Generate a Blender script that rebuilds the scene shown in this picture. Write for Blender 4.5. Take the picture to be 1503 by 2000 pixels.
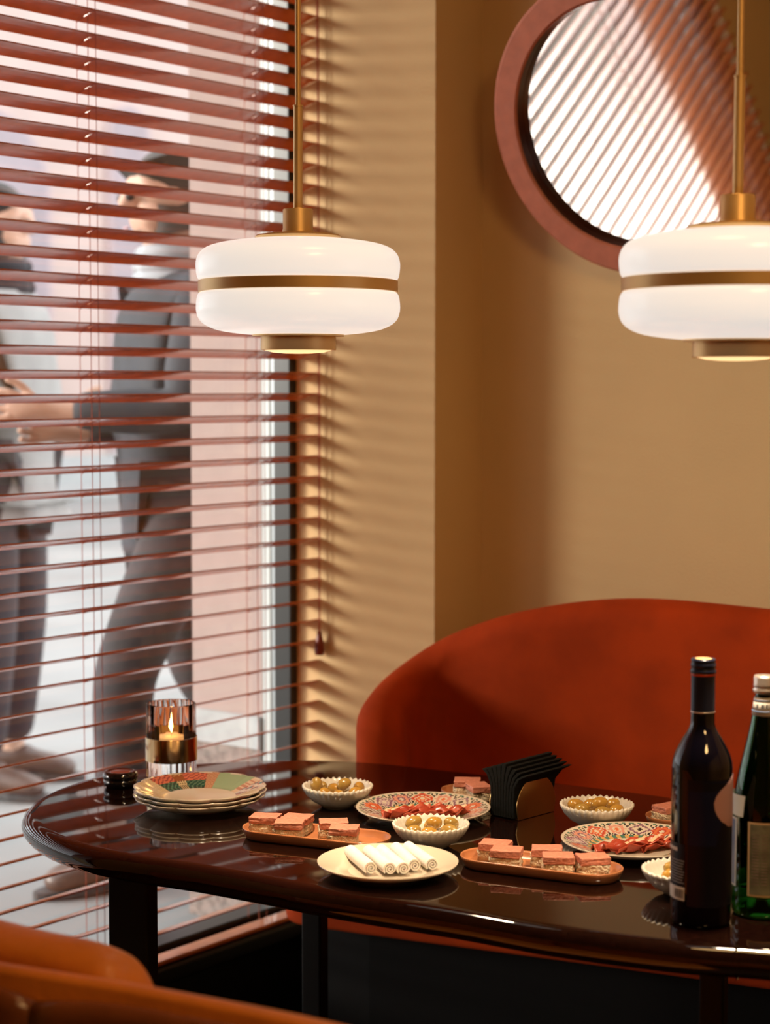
import bpy, bmesh, math, random
from mathutils import Vector, Matrix
random.seed(7)
S = bpy.context.scene
C = S.collection
for o in list(bpy.data.objects): bpy.data.objects.remove(o)

# ------------------------------------------------------------------ camera
FPX = 3600.0
YAW = math.radians(37.4); PITCH = math.atan(245 / FPX)
CAM = Vector((2.461, -2.962, 1.41))
cam = bpy.data.cameras.new('camera'); camo = bpy.data.objects.new('camera', cam); C.objects.link(camo)
cam.sensor_fit = 'VERTICAL'; cam.sensor_height = 36; cam.sensor_width = 36; cam.lens = FPX / 2000 * 36
camo.location = CAM; cam.passepartout_alpha = 0.5; camo.rotation_euler = (math.pi / 2 - PITCH, 0, YAW)
cam.clip_start = 0.05; cam.clip_end = 200
cam.dof.use_dof = True; cam.dof.focus_distance = 2.72; cam.dof.aperture_fstop = 3.6
S.camera = camo
S.view_settings.view_transform = 'Standard'; S.view_settings.look = 'None'
S.view_settings.gamma = 1; S.view_settings.use_curve_mapping = False
S.view_settings.exposure = 0.0
S.cycles.max_bounces = 16; S.cycles.transmission_bounces = 16; S.cycles.transparent_max_bounces = 24; S.cycles.glossy_bounces = 8

# ------------------------------------------------------------------ world: pale overcast sky
w = bpy.data.worlds.new('sky'); S.world = w; w.use_nodes = True
nt = w.node_tree; nt.nodes.clear()
wo = nt.nodes.new('ShaderNodeOutputWorld'); bg = nt.nodes.new('ShaderNodeBackground')
bg.inputs[0].default_value = (0.93, 0.965, 1.0, 1); bg.inputs[1].default_value = 3.2
nt.links.new(bg.outputs[0], wo.inputs[0])

def light(name, kind, loc, energy, color, rot=(0, 0, 0), **k):
    l = bpy.data.lights.new(name, kind); l.energy = energy; l.color = color
    for a, b in k.items(): setattr(l, a, b)
    o = bpy.data.objects.new(name, l); o.location = loc; o.rotation_euler = rot; C.objects.link(o)
    return o
# hazy low sun coming in off the street
sun = light('sun', 'SUN', (-6, -4, 6), 4.3, (1.0, 0.91, 0.79), angle=math.radians(15))
sun.rotation_euler = Vector((0.74, 0.64, -0.20)).to_track_quat('-Z', 'Y').to_euler()
# unseen warm fill lights added under the ceiling to brighten the room
light('ceiling_fill', 'AREA', (3.1, -2.3, 2.85), 40, (1.0, 0.58, 0.22), (math.radians(22), math.radians(-14), 0), shape='DISK', size=0.7)
light('ceiling_fill', 'AREA', (1.5, -1.3, 2.85), 5, (1.0, 0.58, 0.22), shape='DISK', size=0.4)

# ------------------------------------------------------------------ pixel -> point helpers
RT = Vector((math.cos(YAW), math.sin(YAW), 0)); HF = Vector((-math.sin(YAW), math.cos(YAW), 0))
FW = HF * math.cos(PITCH) - Vector((0, 0, 1)) * math.sin(PITCH)
UPV = Vector((0, 0, 1)) * math.cos(PITCH) + HF * math.sin(PITCH)
def ray(x, y): return RT * ((x - 751.5) / FPX) + FW - UPV * ((y - 1000) / FPX)
def on_z(x, y, z):
    r = ray(x, y); return CAM + r * ((z - CAM.z) / r.z)
def at(X, Z, z=0.0):
    "room point from distance right of / ahead of the viewer"
    v = CAM + RT * X + HF * Z; return Vector((v.x, v.y, z))
def vx(ang): return YAW + ang

# ------------------------------------------------------------------ materials
M = {}
def mat(name, col, rough=0.5, metal=0.0, coat=0.0, noise=0.0, nscale=20, bump=0.0, bscale=60, spec=0.5,
        emit=None, estr=0.0, sss=0.0, sheen=0.0, col2=None, ior=1.5):
    m = bpy.data.materials.new(name); m.use_nodes = True; M[name] = m
    n = m.node_tree; p = n.nodes['Principled BSDF']
    p.inputs['Base Color'].default_value = (*col, 1); p.inputs['Roughness'].default_value = rough
    p.inputs['Metallic'].default_value = metal; p.inputs['Coat Weight'].default_value = coat
    p.inputs['Coat Roughness'].default_value = 0.05
    p.inputs['Specular IOR Level'].default_value = spec; p.inputs['IOR'].default_value = ior
    if emit: p.inputs['Emission Color'].default_value = (*emit, 1); p.inputs['Emission Strength'].default_value = estr
    if sss: p.inputs['Subsurface Weight'].default_value = sss; p.inputs['Subsurface Radius'].default_value = (0.01, 0.005, 0.003); p.inputs['Subsurface Scale'].default_value = 0.5
    if sheen: p.inputs['Sheen Weight'].default_value = sheen; p.inputs['Sheen Roughness'].default_value = 0.4; p.inputs['Sheen Tint'].default_value = (1, 0.22, 0.04, 1)
    tc = n.nodes.new('ShaderNodeTexCoord')
    if noise or col2:
        t = n.nodes.new('ShaderNodeTexNoise'); t.inputs['Scale'].default_value = nscale; t.inputs['Detail'].default_value = 5
        n.links.new(tc.outputs['Object'], t.inputs['Vector'])
        r = n.nodes.new('ShaderNodeValToRGB')
        c2 = col2 or tuple(c * (1 + noise) for c in col)
        c1 = col if col2 else tuple(c * (1 - noise) for c in col)
        r.color_ramp.elements[0].position = 0.35; r.color_ramp.elements[1].position = 0.65
        r.color_ramp.elements[0].color = (*c1, 1); r.color_ramp.elements[1].color = (*c2, 1)
        n.links.new(t.outputs['Fac'], r.inputs[0]); n.links.new(r.outputs[0], p.inputs['Base Color'])
    if bump:
        t = n.nodes.new('ShaderNodeTexNoise'); t.inputs['Scale'].default_value = bscale; t.inputs['Detail'].default_value = 4
        n.links.new(tc.outputs['Object'], t.inputs['Vector'])
        b = n.nodes.new('ShaderNodeBump'); b.inputs['Strength'].default_value = bump; b.inputs['Distance'].default_value = 0.01
        n.links.new(t.outputs['Fac'], b.inputs['Height']); n.links.new(b.outputs[0], p.inputs['Normal'])
    return m
mat('wall_paint', (0.68, 0.48, 0.235), 0.75, noise=0.03, nscale=3, bump=0.12, bscale=220)
mat('ceiling_paint', (0.55, 0.42, 0.28), 0.8)
mat('floor_dark', (0.03, 0.017, 0.01), 0.5, noise=0.3)
mat('slat_red', (0.52, 0.145, 0.038), 0.14, spec=0.42, noise=0.10, nscale=30)
mat('cord_red', (0.42, 0.10, 0.05), 0.7)
mat('tassel', (0.20, 0.03, 0.015), 0.35)
mat('black_metal', (0.006, 0.006, 0.006), 0.35)
mat('grey_metal', (0.25, 0.27, 0.28), 0.4, metal=0.6)
mat('white_metal', (0.48, 0.50, 0.49), 0.4)
mat('sill_metal', (0.006, 0.006, 0.006), 0.45, spec=0.35)
mat('pink_render', (0.37, 0.275, 0.25), 0.85, noise=0.03)
mat('pink_facade', (0.52, 0.395, 0.36), 0.9, noise=0.04, nscale=2)
mat('stone_grey', (0.40, 0.41, 0.41), 0.8, noise=0.1)
mat('granite', (0.20, 0.15, 0.13), 0.5, noise=0.35, nscale=60)
mat('paving_dimmed', (0.17, 0.155, 0.14), 0.9, noise=0.3, nscale=2.2, spec=0.1)
mat('pavement', (0.285, 0.285, 0.28), 0.95, noise=0.12, nscale=1.3, spec=0.1)
mat('pavement_dark', (0.20, 0.20, 0.21), 0.35, noise=0.3, nscale=3)
mat('arch_glass', (0.36, 0.30, 0.32), 0.9, noise=0.12, nscale=1.2, spec=0.1)
mat('arch_frame', (0.46, 0.35, 0.35), 0.6)
mat('mirror_wood', (0.50, 0.165, 0.10), 0.5, noise=0.08, nscale=40, bump=0.1)
mat('mirror_liner', (0.05, 0.012, 0.008), 0.3)
mat('mirror_glass', (0.80, 0.80, 0.79), 0.015, metal=1.0)
mat('brass', (0.78, 0.52, 0.23), 0.42, metal=0.6)
mat('brass_polished', (0.66, 0.47, 0.26), 0.13, metal=1.0)
mat('brass_satin', (0.52, 0.33, 0.13), 0.33, metal=1.0)
mat('opal_glass', (0.82, 0.80, 0.76), 0.22, emit=(1.0, 0.965, 0.90), estr=0.68)
mat('lens_glow', (0.85, 0.75, 0.6), 0.3, emit=(1.0, 0.66, 0.30), estr=1.3)
mat('lacquer', (0.007, 0.0022, 0.0015), 0.035, coat=0.0, ior=1.5, noise=0.35, nscale=180)
mat('lacquer_side', (0.010, 0.006, 0.005), 0.16)
mat('leg_black', (0.004, 0.0035, 0.0035), 0.6, spec=0.2)
mat('velvet', (0.45, 0.048, 0.003), 0.85, noise=0.14, nscale=9, sheen=0.16, bump=0.1, bscale=300, spec=0.2)
mat('leather', (0.70, 0.22, 0.035), 0.36, noise=0.12, nscale=12, bump=0.15, bscale=90)
mat('leather_brown', (0.20, 0.060, 0.022), 0.22, noise=0.15, nscale=10, bump=0.15, bscale=90)
mat('china', (0.72, 0.64, 0.52), 0.16, coat=0.4)
mat('china_bowl', (0.66, 0.62, 0.54), 0.25, coat=0.3)
mat('terracotta', (0.40, 0.15, 0.06), 0.28, coat=0.3, noise=0.15)
mat('roll_white', (0.86, 0.83, 0.79), 0.5, noise=0.04, nscale=90, sss=0.25)
mat('olive', (0.42, 0.215, 0.035), 0.22, coat=0.5, col2=(0.52, 0.30, 0.055), nscale=40, sss=0.1)
mat('olive_green', (0.34, 0.21, 0.05), 0.22, coat=0.5, col2=(0.44, 0.27, 0.06), nscale=40, sss=0.1)
mat('olive_hole', (0.10, 0.05, 0.012), 0.5)
mat('pate', (0.60, 0.23, 0.155), 0.42, noise=0.14, nscale=160, bump=0.3, bscale=220)
mat('bread', (0.82, 0.60, 0.34), 0.85, col2=(0.90, 0.78, 0.58), nscale=80, bump=1.0, bscale=260)
mat('ham', (0.30, 0.030, 0.014), 0.26, col2=(0.48, 0.09, 0.045), nscale=55)
mat('ham_fat', (0.78, 0.48, 0.30), 0.35)
mat('napkin_black', (0.003, 0.0035, 0.003), 0.9, bump=0.3, bscale=500, spec=0.2)
mat('wine_glass', (0.0015, 0.0015, 0.004), 0.05, coat=0.2)
mat('wine_foil', (0.010, 0.014, 0.035), 0.3, metal=0.2)
mat('wine_label', (0.0015, 0.002, 0.009), 0.4, spec=0.3)
mat('wine_label_blue', (0.003, 0.006, 0.035), 0.4, spec=0.3)
mat('label_mauve', (0.50, 0.30, 0.32), 0.55)
mat('label_red', (0.5, 0.05, 0.02), 0.4)
mat('label_white', (0.68, 0.66, 0.62), 0.6)
mat('label_ink', (0.03, 0.03, 0.04), 0.6)
mat('label_dark', (0.09, 0.09, 0.06), 0.5, col2=(0.20, 0.20, 0.13), nscale=45)
mat('label_tan', (0.55, 0.38, 0.22), 0.5)
mat('label_blue', (0.10, 0.16, 0.30), 0.5)
mat('cap_silver', (0.62, 0.55, 0.50), 0.32, metal=0.8)
mat('black_gloss', (0.006, 0.005, 0.005), 0.09, coat=0.5)
mat('pot_red', (0.35, 0.10, 0.08), 0.2, coat=0.5)
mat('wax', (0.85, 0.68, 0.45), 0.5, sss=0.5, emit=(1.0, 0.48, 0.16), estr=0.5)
mat('flame', (1, 0.6, 0.2), 0.5, emit=(1.0, 0.50, 0.14), estr=16)
mat('skin', (0.60, 0.36, 0.26), 0.55, sss=0.1)
mat('hair_dark', (0.035, 0.025, 0.02), 0.6)
mat('navy', (0.034, 0.037, 0.047), 0.8, noise=0.3, nscale=7)
mat('charcoal', (0.042, 0.036, 0.040), 0.85, noise=0.3, nscale=7)
mat('coat_grey', (0.33, 0.32, 0.31), 0.85, noise=0.1, nscale=6)
mat('shirt_grey', (0.40, 0.42, 0.45), 0.8)
mat('shoe_brown', (0.10, 0.06, 0.045), 0.4)
mat('shoe_sole', (0.05, 0.05, 0.05), 0.7)
mat('phone', (0.02, 0.02, 0.02), 0.15)

def glass_mat(name, tint, rough=0.0, ior=1.5):
    m = bpy.data.materials.new(name); m.use_nodes = True; M[name] = m
    p = m.node_tree.nodes['Principled BSDF']
    p.inputs['Base Color'].default_value = (*tint, 1); p.inputs['Roughness'].default_value = rough
    p.inputs['Transmission Weight'].default_value = 1.0; p.inputs['IOR'].default_value = ior
glass_mat('clear_glass', (1.0, 0.985, 0.96), 0.0, 1.13)
glass_mat('green_glass', (0.012, 0.20, 0.035), 0.0, 1.5)
# thin window pane: transparent with a Fresnel reflection
m = bpy.data.materials.new('pane_glass'); m.use_nodes = True; M['pane_glass'] = m
n = m.node_tree; n.nodes.clear()
o_ = n.nodes.new('ShaderNodeOutputMaterial'); mx = n.nodes.new('ShaderNodeMixShader'); tr = n.nodes.new('ShaderNodeBsdfTransparent')
gl = n.nodes.new('ShaderNodeBsdfGlossy'); lw = n.nodes.new('ShaderNodeLayerWeight'); pw = n.nodes.new('ShaderNodeMath'); fr = n.nodes.new('ShaderNodeMath'); gl.inputs['Roughness'].default_value = 0.0
tr.inputs[0].default_value = (0.97, 0.975, 0.97, 1); lw.inputs[0].default_value = 0.5; pw.operation = 'POWER'; pw.inputs[1].default_value = 5; n.links.new(lw.outputs['Facing'], pw.inputs[0]); n.links.new(pw.outputs[0], fr.inputs[0]); fr.operation = 'MULTIPLY_ADD'; fr.inputs[1].default_value = 0.95; fr.inputs[2].default_value = 0.045
n.links.new(fr.outputs[0], mx.inputs[0]); n.links.new(tr.outputs[0], mx.inputs[1]); n.links.new(gl.outputs[0], mx.inputs[2]); n.links.new(mx.outputs[0], o_.inputs[0])
# patterned china: colours come from a per-corner attribute (the printed decoration)
m = bpy.data.materials.new('china_print'); m.use_nodes = True; M['china_print'] = m
n = m.node_tree; p = n.nodes['Principled BSDF']; at_ = n.nodes.new('ShaderNodeAttribute'); at_.attribute_name = 'print'
n.links.new(at_.outputs['Color'], p.inputs['Base Color']); p.inputs['Roughness'].default_value = 0.18; p.inputs['Coat Weight'].default_value = 0.4

# ------------------------------------------------------------------ object helpers
def obj(name, bm, m, parent=None, smooth=False, loc=None, rotz=0, bevel=0, ang=40):
    me = bpy.data.meshes.new(name); bm.normal_update(); bm.to_mesh(me); bm.free()
    if isinstance(m, (list, tuple)):
        for k in m: me.materials.append(M[k])
    elif m: me.materials.append(M[m])
    if smooth:
        for f in me.polygons: f.use_smooth = True
    o = bpy.data.objects.new(name, me); C.objects.link(o)
    if parent is not None: o.parent = parent
    if loc is not None: o.location = loc
    if rotz: o.rotation_euler = (0, 0, rotz)
    if bevel:
        b = o.modifiers.new('bevel', 'BEVEL'); b.width = bevel; b.segments = 3; b.limit_method = 'ANGLE'
        for f in me.polygons: f.use_smooth = True
        o.modifiers.new('wn', 'WEIGHTED_NORMAL')
    return o
def tag(o, label, cat, group=None):
    o['label'] = label; o['category'] = cat
    if group: o['group'] = group
    return o
def thing(name, label, cat, loc=(0, 0, 0), rotz=0, group=None):
    o = bpy.data.objects.new(name, None); C.objects.link(o); o.location = loc; o.rotation_euler = (0, 0, rotz)
    o.empty_display_size = 0.05
    return tag(o, label, cat, group)
def struct(name, bm, m, parent=None, **k):
    o = obj(name, bm, m, parent, **k)
    if parent is None: o['kind'] = 'structure'
    return o
def copy_tree(o, parent=None):
    c = o.copy(); C.objects.link(c)
    if parent is not None: c.parent = parent
    for ch in list(o.children): copy_tree(ch, c)
    return c
def box(bm, x0, x1, y0, y1, z0, z1, mi=0, mtx=None):
    v = [bm.verts.new((x, y, z)) for x in (x0, x1) for y in (y0, y1) for z in (z0, z1)]
    if mtx:
        for q in v: q.co = mtx @ q.co
    for f in ((0, 1, 3, 2), (4, 6, 7, 5), (0, 4, 5, 1), (2, 3, 7, 6), (0, 2, 6, 4), (1, 5, 7, 3)):
        ff = bm.faces.new([v[i] for i in f]); ff.material_index = mi
    return bm
def BX(*a, **k): return box(bmesh.new(), *a, **k)
def lathe(prof, n=64, rf=None, zf=None, bm=None, cap=True):
    bm = bm or bmesh.new(); rings = []
    for i, (r, z) in enumerate(prof):
        if r < 1e-6: rings.append([bm.verts.new((0, 0, z))]); continue
        ring = []
        for k in range(n):
            t = 2 * math.pi * k / n
            rr = rf(i, r, t) if rf else r; zz = zf(i, z, t) if zf else z
            ring.append(bm.verts.new((rr * math.cos(t), rr * math.sin(t), zz)))
        rings.append(ring)
    for a, b in zip(rings, rings[1:]):
        for k in range(n):
            j = (k + 1) % n
            if len(a) == 1 and len(b) == 1: continue
            if len(a) == 1: bm.faces.new((a[0], b[j], b[k]))
            elif len(b) == 1: bm.faces.new((a[k], a[j], b[0]))
            else: bm.faces.new((a[k], a[j], b[j], b[k]))
    bmesh.ops.recalc_face_normals(bm, faces=bm.faces)
    return bm
def tube(bm, pts, r, n=10):
    pts = [Vector(p) for p in pts]; rings = []
    for i, p in enumerate(pts):
        d = (pts[min(i + 1, len(pts) - 1)] - pts[max(i - 1, 0)]).normalized()
        a = d.cross(Vector((0, 0, 1)) if abs(d.z) < 0.9 else Vector((1, 0, 0))).normalized(); b = d.cross(a)
        rr = r[i] if isinstance(r, (list, tuple)) else r
        rings.append([bm.verts.new(p + (a * math.cos(2 * math.pi * k / n) + b * math.sin(2 * math.pi * k / n)) * rr) for k in range(n)])
    for a, b in zip(rings, rings[1:]):
        for k in range(n): bm.faces.new((a[k], a[(k + 1) % n], b[(k + 1) % n], b[k]))
    bm.faces.new(rings[0][::-1]); bm.faces.new(rings[-1])
    bmesh.ops.recalc_face_normals(bm, faces=bm.faces)
    return bm
def prism(pts, z0, z1, bm=None):
    bm = bm or bmesh.new()
    a = [bm.verts.new((p[0], p[1], z0)) for p in pts]; b = [bm.verts.new((p[0], p[1], z1)) for p in pts]
    bm.faces.new(a[::-1]); bm.faces.new(b)
    for i in range(len(a)):
        j = (i + 1) % len(a); bm.faces.new((a[i], a[j], b[j], b[i]))
    bmesh.ops.recalc_face_normals(bm, faces=bm.faces)
    return bm
def catmull(pts, per=8, closed=False):
    out = []; n = len(pts); P = [Vector(p) for p in pts]
    rng = range(n) if closed else range(n - 1)
    for i in rng:
        g = (lambda k: P[k % n]) if closed else (lambda k: P[max(0, min(n - 1, k))])
        p0, p1, p2, p3 = g(i - 1), g(i), g(i + 1), g(i + 2)
        for s in range(per):
            t = s / per
            out.append(0.5 * ((2 * p1) + (p2 - p0) * t + (2 * p0 - 5 * p1 + 4 * p2 - p3) * t * t + (3 * p1 - p0 - 3 * p2 + p3) * t ** 3))
    if not closed: out.append(P[-1])
    return out

# ================================================================== THE SETTING
SILL = 0.30; HEAD = 2.72; CEIL = 2.95; YN = -1.64; ST = 0.234
struct('floor', BX(-0.1, 5.6, -6, 0.6, -0.1, 0.0), 'floor_dark')
struct('ceiling', BX(-0.3, 5.6, -6, 0.6, CEIL, CEIL + 0.1), 'ceiling_paint')
bm = bmesh.new()                                  # the window wall, round the opening
box(bm, -0.30, 0.0, -6, YN, 0, CEIL);  box(bm, -0.30, 0.0, YN, 0, HEAD, CEIL)
struct('wall_window', bm, 'wall_paint')
struct('wall_below_window', BX(-0.13, -0.036, YN, 0, 0, SILL - 0.031), 'black_metal')
struct('dark_strip_window', BX(-0.035, 0.004, -6, -0.001, 0, SILL - 0.036), 'black_metal')  # dark strip added to blacken the lit wall foot below the sill
struct('dark_strip_back', BX(0.004, 0.3203, -0.012, -0.0005, 0, SILL - 0.036), 'black_metal')  # dark strip put over the back wall foot to blacken it too
struct('wall_back', BX(-0.10, 0.3203, 0.0, 0.60, 0, CEIL), 'wall_paint')
struct('wall_recess', BX(0.3203, 5.6, 0.165, 0.60, 0, CEIL), 'wall_paint')
struct('wall_right', BX(5.5, 5.7, -6, 0.165, 0, CEIL), 'wall_paint')
struct('wall_near', BX(0, 5.5, -6.2, -6.0, 0, CEIL), 'wall_paint')
# window: black post, grey strip, white outer frame, head, sill, pane
wn = bpy.data.objects.new('window_1', None); C.objects.link(wn); wn['kind'] = 'structure'
obj('window_post', BX(-0.080, -0.036, -0.024, -0.0005, SILL, HEAD), 'black_metal', wn, bevel=0.002)
obj('window_post', BX(-0.080, -0.036, YN + 0.0005, YN + 0.024, SILL, HEAD), 'black_metal', wn, bevel=0.002)
bm = bmesh.new(); box(bm, -0.101, -0.082, -0.008, -0.0005, SILL, HEAD); box(bm, -0.101, -0.082, YN + 0.0005, YN + 0.008, SILL, HEAD)
obj('glazing_strip', bm, 'grey_metal', wn)
bm = bmesh.new(); box(bm, -0.130, -0.109, -0.004, -0.0005, SILL, HEAD); box(bm, -0.130, -0.109, YN + 0.0005, YN + 0.004, SILL, HEAD)
obj('outer_frame', bm, 'white_metal', wn)
obj('window_sill', BX(-0.034, 0.03, YN + 0.001, -0.001, SILL - 0.035, SILL + 0.002), 'sill_metal', wn, bevel=0.008)
obj('bottom_rail', BX(-0.10, -0.036, YN + 0.03, -0.03, SILL - 0.03, SILL + 0.02), 'black_metal', wn, bevel=0.004)
obj('window_head', BX(-0.10, -0.036, YN + 0.03, -0.03, HEAD - 0.05, HEAD - 0.001), 'black_metal', wn, bevel=0.004)
obj('window_pane', BX(-0.0905, -0.0895, YN + 0.001, -0.013, SILL + 0.02, HEAD - 0.05), 'pane_glass', wn)
# outer reveal of the building: pink render above a granite plinth with a grey ledge
bm = BX(-0.34, -0.135, 0.0, 0.60, 0.70, 5.0); box(bm, -0.34, -0.302, -2.3, YN, 0.70, 5.0); box(bm, -0.301, -0.135, YN - 0.02, YN + 0.003, 0.70, HEAD); box(bm, -0.34, -0.302, YN, 0.0, HEAD + 0.02, 5.0)
struct('trim_1', bm, 'pink_render')
bm = BX(-0.36, -0.135, -0.012, 0.6, 0.63, 0.70); box(bm, -0.36, -0.302, -2.3, YN - 0.002, 0.63, 0.70)
struct('trim_2', bm, 'stone_grey')
bm = BX(-0.35, -0.135, -0.006, 0.6, ST, 0.63); box(bm, -0.35, -0.302, -2.3, YN - 0.001, ST, 0.63)
struct('trim_3', bm, 'granite')
# street
struct('ground', BX(-30, -0.131, -1.9, 40, ST - 0.2, ST), 'pavement')
struct('pavement', BX(-30, -0.302, -30, -1.901, ST - 0.2, ST), 'paving_dimmed')  # darker paving out of view, added to dim the street in the mirror

def arch_outline(w, h, n=18):
    r = w / 2; pts = [(-r, 0), (r, 0)]
    for k in range(n + 1):
        t = math.pi * k / n; pts.append((r * math.cos(t), h - r + r * math.sin(t)))
    return pts
fac = thing('pink_building', 'pale pink plastered building across the street, with tall arched windows', 'building', (-12, 0, ST))
obj('facade_wall', BX(-1.0, 0, 3.0, 34, 0, 9), 'pink_facade', fac)
obj('plinth', BX(0.002, 0.12, 3.0, 34, 0, 0.45), 'stone_grey', fac)
for y, aw, ah in ((6.3, 1.7, 3.5), (9.38, 1.7, 3.5), (11.36, 0.66, 3.75), (14.2, 0.66, 3.75), (16.4, 1.7, 3.5), (19.0, 1.7, 3.5)):
    bm = prism(arch_outline(aw, ah), 0.002, 0.05); bm.transform(Matrix(((0, 0, 1, 0), (1, 0, 0, 0), (0, 1, 0, 0), (0, 0, 0, 1))))
    a = obj('window', bm, 'arch_frame', fac, loc=(0, y, 0.46))
    bm = prism(arch_outline(aw - 0.14, ah - 0.09), 0.052, 0.06); bm.transform(Matrix(((0, 0, 1, 0), (1, 0, 0, 0), (0, 1, 0, 0), (0, 0, 0, 1))))
    obj('pane', bm, 'arch_glass', a, loc=(0, 0, 0.05))

# ================================================================== VENETIAN BLIND
bl = thing('venetian_blind', 'terracotta venetian blind with wide glossy slats covering the window', 'blind', (0, 0, 0))
LAD = (-0.17, -0.622, -1.07, -1.49)
def slat_bm():
    bm = bmesh.new(); hw = 0.025; th = 0.0013; xs = [-hw, -0.010, 0.010, hw]
    ys = [-1.634]
    for y in sorted(LAD): ys += [y - 0.0022, y + 0.0022]
    ys += [-0.003]
    def crown(x): return 0.0016 * (1 - (x / hw) ** 2)
    for i in range(len(ys) - 1):
        for j in range(3):
            if i % 2 == 1 and j == 1: continue
            x0, x1 = xs[j], xs[j + 1]
            for k in range(2):
                a = x0 + (x1 - x0) * k / 2; b = x0 + (x1 - x0) * (k + 1) / 2
                v = [bm.verts.new(c) for c in ((a, ys[i], crown(a) - th), (b, ys[i], crown(b) - th), (b, ys[i + 1], crown(b) - th), (a, ys[i + 1], crown(a) - th),
                                               (a, ys[i], crown(a) + th), (b, ys[i], crown(b) + th), (b, ys[i + 1], crown(b) + th), (a, ys[i + 1], crown(a) + th))]
                for f in ((3, 2, 1, 0), (4, 5, 6, 7), (0, 1, 5, 4), (2, 3, 7, 6), (1, 2, 6, 5), (3, 0, 4, 7)):
                    bm.faces.new([v[q] for q in f])
    bmesh.ops.remove_doubles(bm, verts=bm.verts, dist=1e-5)
    # drop interior walls shared by two boxes
    bad = []
    for f in bm.faces:
        pass
    seen = {}
    for f in bm.faces:
        key = tuple(sorted(v.index if v.index >= 0 else id(v) for v in f.verts)); seen.setdefault(frozenset(f.verts), []).append(f)
    for fs in seen.values():
        if len(fs) > 1: bad += fs
    if bad: bmesh.ops.delete(bm, geom=bad, context='FACES_ONLY')
    return bm
s0 = obj('slat', slat_bm(), 'slat_red', bl)
zs = []
z = 1.4313
while z > SILL + 0.04: z -= 0.0428
z += 0.0428
TILT = math.radians(-15.5)
first = True; k = 0
while z < HEAD - 0.05:
    o = s0 if first else s0.copy()
    if not first: C.objects.link(o); o.parent = bl
    first = False
    o.location = (0, random.uniform(-0.0006, 0.0006), z); o.rotation_euler = (0, TILT + random.uniform(-0.012, 0.012), 0)
    zs.append(z); z += 0.0428
obj('bottom_rail', BX(-0.020, 0.020, -1.634, -0.003, SILL + 0.003, SILL + 0.012), 'slat_red', bl, bevel=0.003)
obj('head_rail', BX(-0.03, 0.03, -1.636, -0.002, HEAD - 0.05, HEAD - 0.002), 'slat_red', bl, bevel=0.003)
for y in LAD:
    bm = bmesh.new()
    for x in (-0.027, 0.027): tube(bm, [(x, y - 0.005 * (x > 0), SILL + 0.02), (x, y - 0.005 * (x > 0), HEAD - 0.05)], 0.0007, 6)
    tube(bm, [(0.002, y, SILL + 0.02), (0.002, y, HEAD - 0.05)], 0.0008, 6)
    for zz in zs: tube(bm, [(-0.027, y, zz - 0.0075 - 0.002), (0.027, y - 0.005, zz + 0.0075 - 0.002)], 0.0006, 4)
    obj('ladder_cord', bm, 'cord_red', bl)
bm = bmesh.new()
tube(bm, [(0.034, -0.012, 0.90), (0.032, -0.010, 1.3), (0.034, -0.012, 2.0), (0.03, -0.010, HEAD - 0.03)], 0.0016, 8)
tube(bm, [(0.038, -0.018, 0.90), (0.040, -0.018, 1.3), (0.038, -0.018, 2.0), (0.03, -0.018, HEAD - 0.03)], 0.0016, 8)
obj('pull_cord', bm, 'cord_red', bl)
bm = lathe([(0, 0.052), (0.004, 0.050), (0.006, 0.040), (0.009, 0.025), (0.0105, 0.008), (0.009, 0), (0, 0)], 20)
obj('tassel', bm, 'tassel', bl, smooth=True, loc=(0.036, -0.015, 0.852))

# ================================================================== ROUND MIRROR (leans out from the wall at the top)
mir = thing('mirror', 'large round ended mirror in a dusty pink wooden frame leaning out from the alcove wall', 'mirror', (0.724 + 0.26, 0.030 + 0.027 * math.sin(math.radians(20.6)), 1.913 - 0.027 * math.cos(math.radians(20.6))))
mir.rotation_euler = (math.radians(90 + 20.6), 0, 0)       # local +Z faces the room
MR = 0.2324; MO = 0.284; SL = 0.52
def capsule2(r, n=48):
    out = []
    for k in range(n + 1): t = -math.pi / 2 + math.pi * k / n; out.append((SL / 2 + r * math.cos(t), r * math.sin(t)))
    for k in range(n + 1): t = math.pi / 2 + math.pi * k / n; out.append((-SL / 2 + r * math.cos(t), r * math.sin(t)))
    return out
def ringloft(prof, closed=True, caps=False):
    bm = bmesh.new(); rings = [[bm.verts.new((x, y, z)) for x, y in capsule2(r)] for r, z in prof]
    pairs = list(zip(rings, rings[1:])) + ([(rings[-1], rings[0])] if closed else [])
    for a, b in pairs:
        for k in range(len(a)): bm.faces.new((a[k], a[(k + 1) % len(a)], b[(k + 1) % len(a)], b[k]))
    if caps: bm.faces.new(rings[0]); bm.faces.new(rings[-1][::-1])
    bmesh.ops.recalc_face_normals(bm, faces=bm.faces); return bm
o = obj('mirror_frame', ringloft([(MR, 0.0), (MR + 0.004, 0.0045), (MO - 0.006, 0.0045), (MO, -0.001), (MO, -0.040), (MR + 0.002, -0.040), (MR, -0.036)]), 'mirror_wood', mir, smooth=True)
o.modifiers.new('es', 'EDGE_SPLIT').split_angle = math.radians(35)
obj('frame_liner', ringloft([(MR - 0.0005, 0.0), (MR - 0.001, -0.020), (MR - 0.0002, -0.020)]), 'mirror_liner', mir)
obj('mirror_glass', ringloft([(MR - 0.0006, -0.021), (MR - 0.0006, -0.026)], False, True), 'mirror_glass', mir)
bm = bmesh.new(); tube(bm, [(0, 0.22, -0.04), (0, 0.23, -0.09), (0, 0.24, -0.20)], 0.003, 8)
obj('hanging_wire', bm, 'black_metal', mir)

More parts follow.
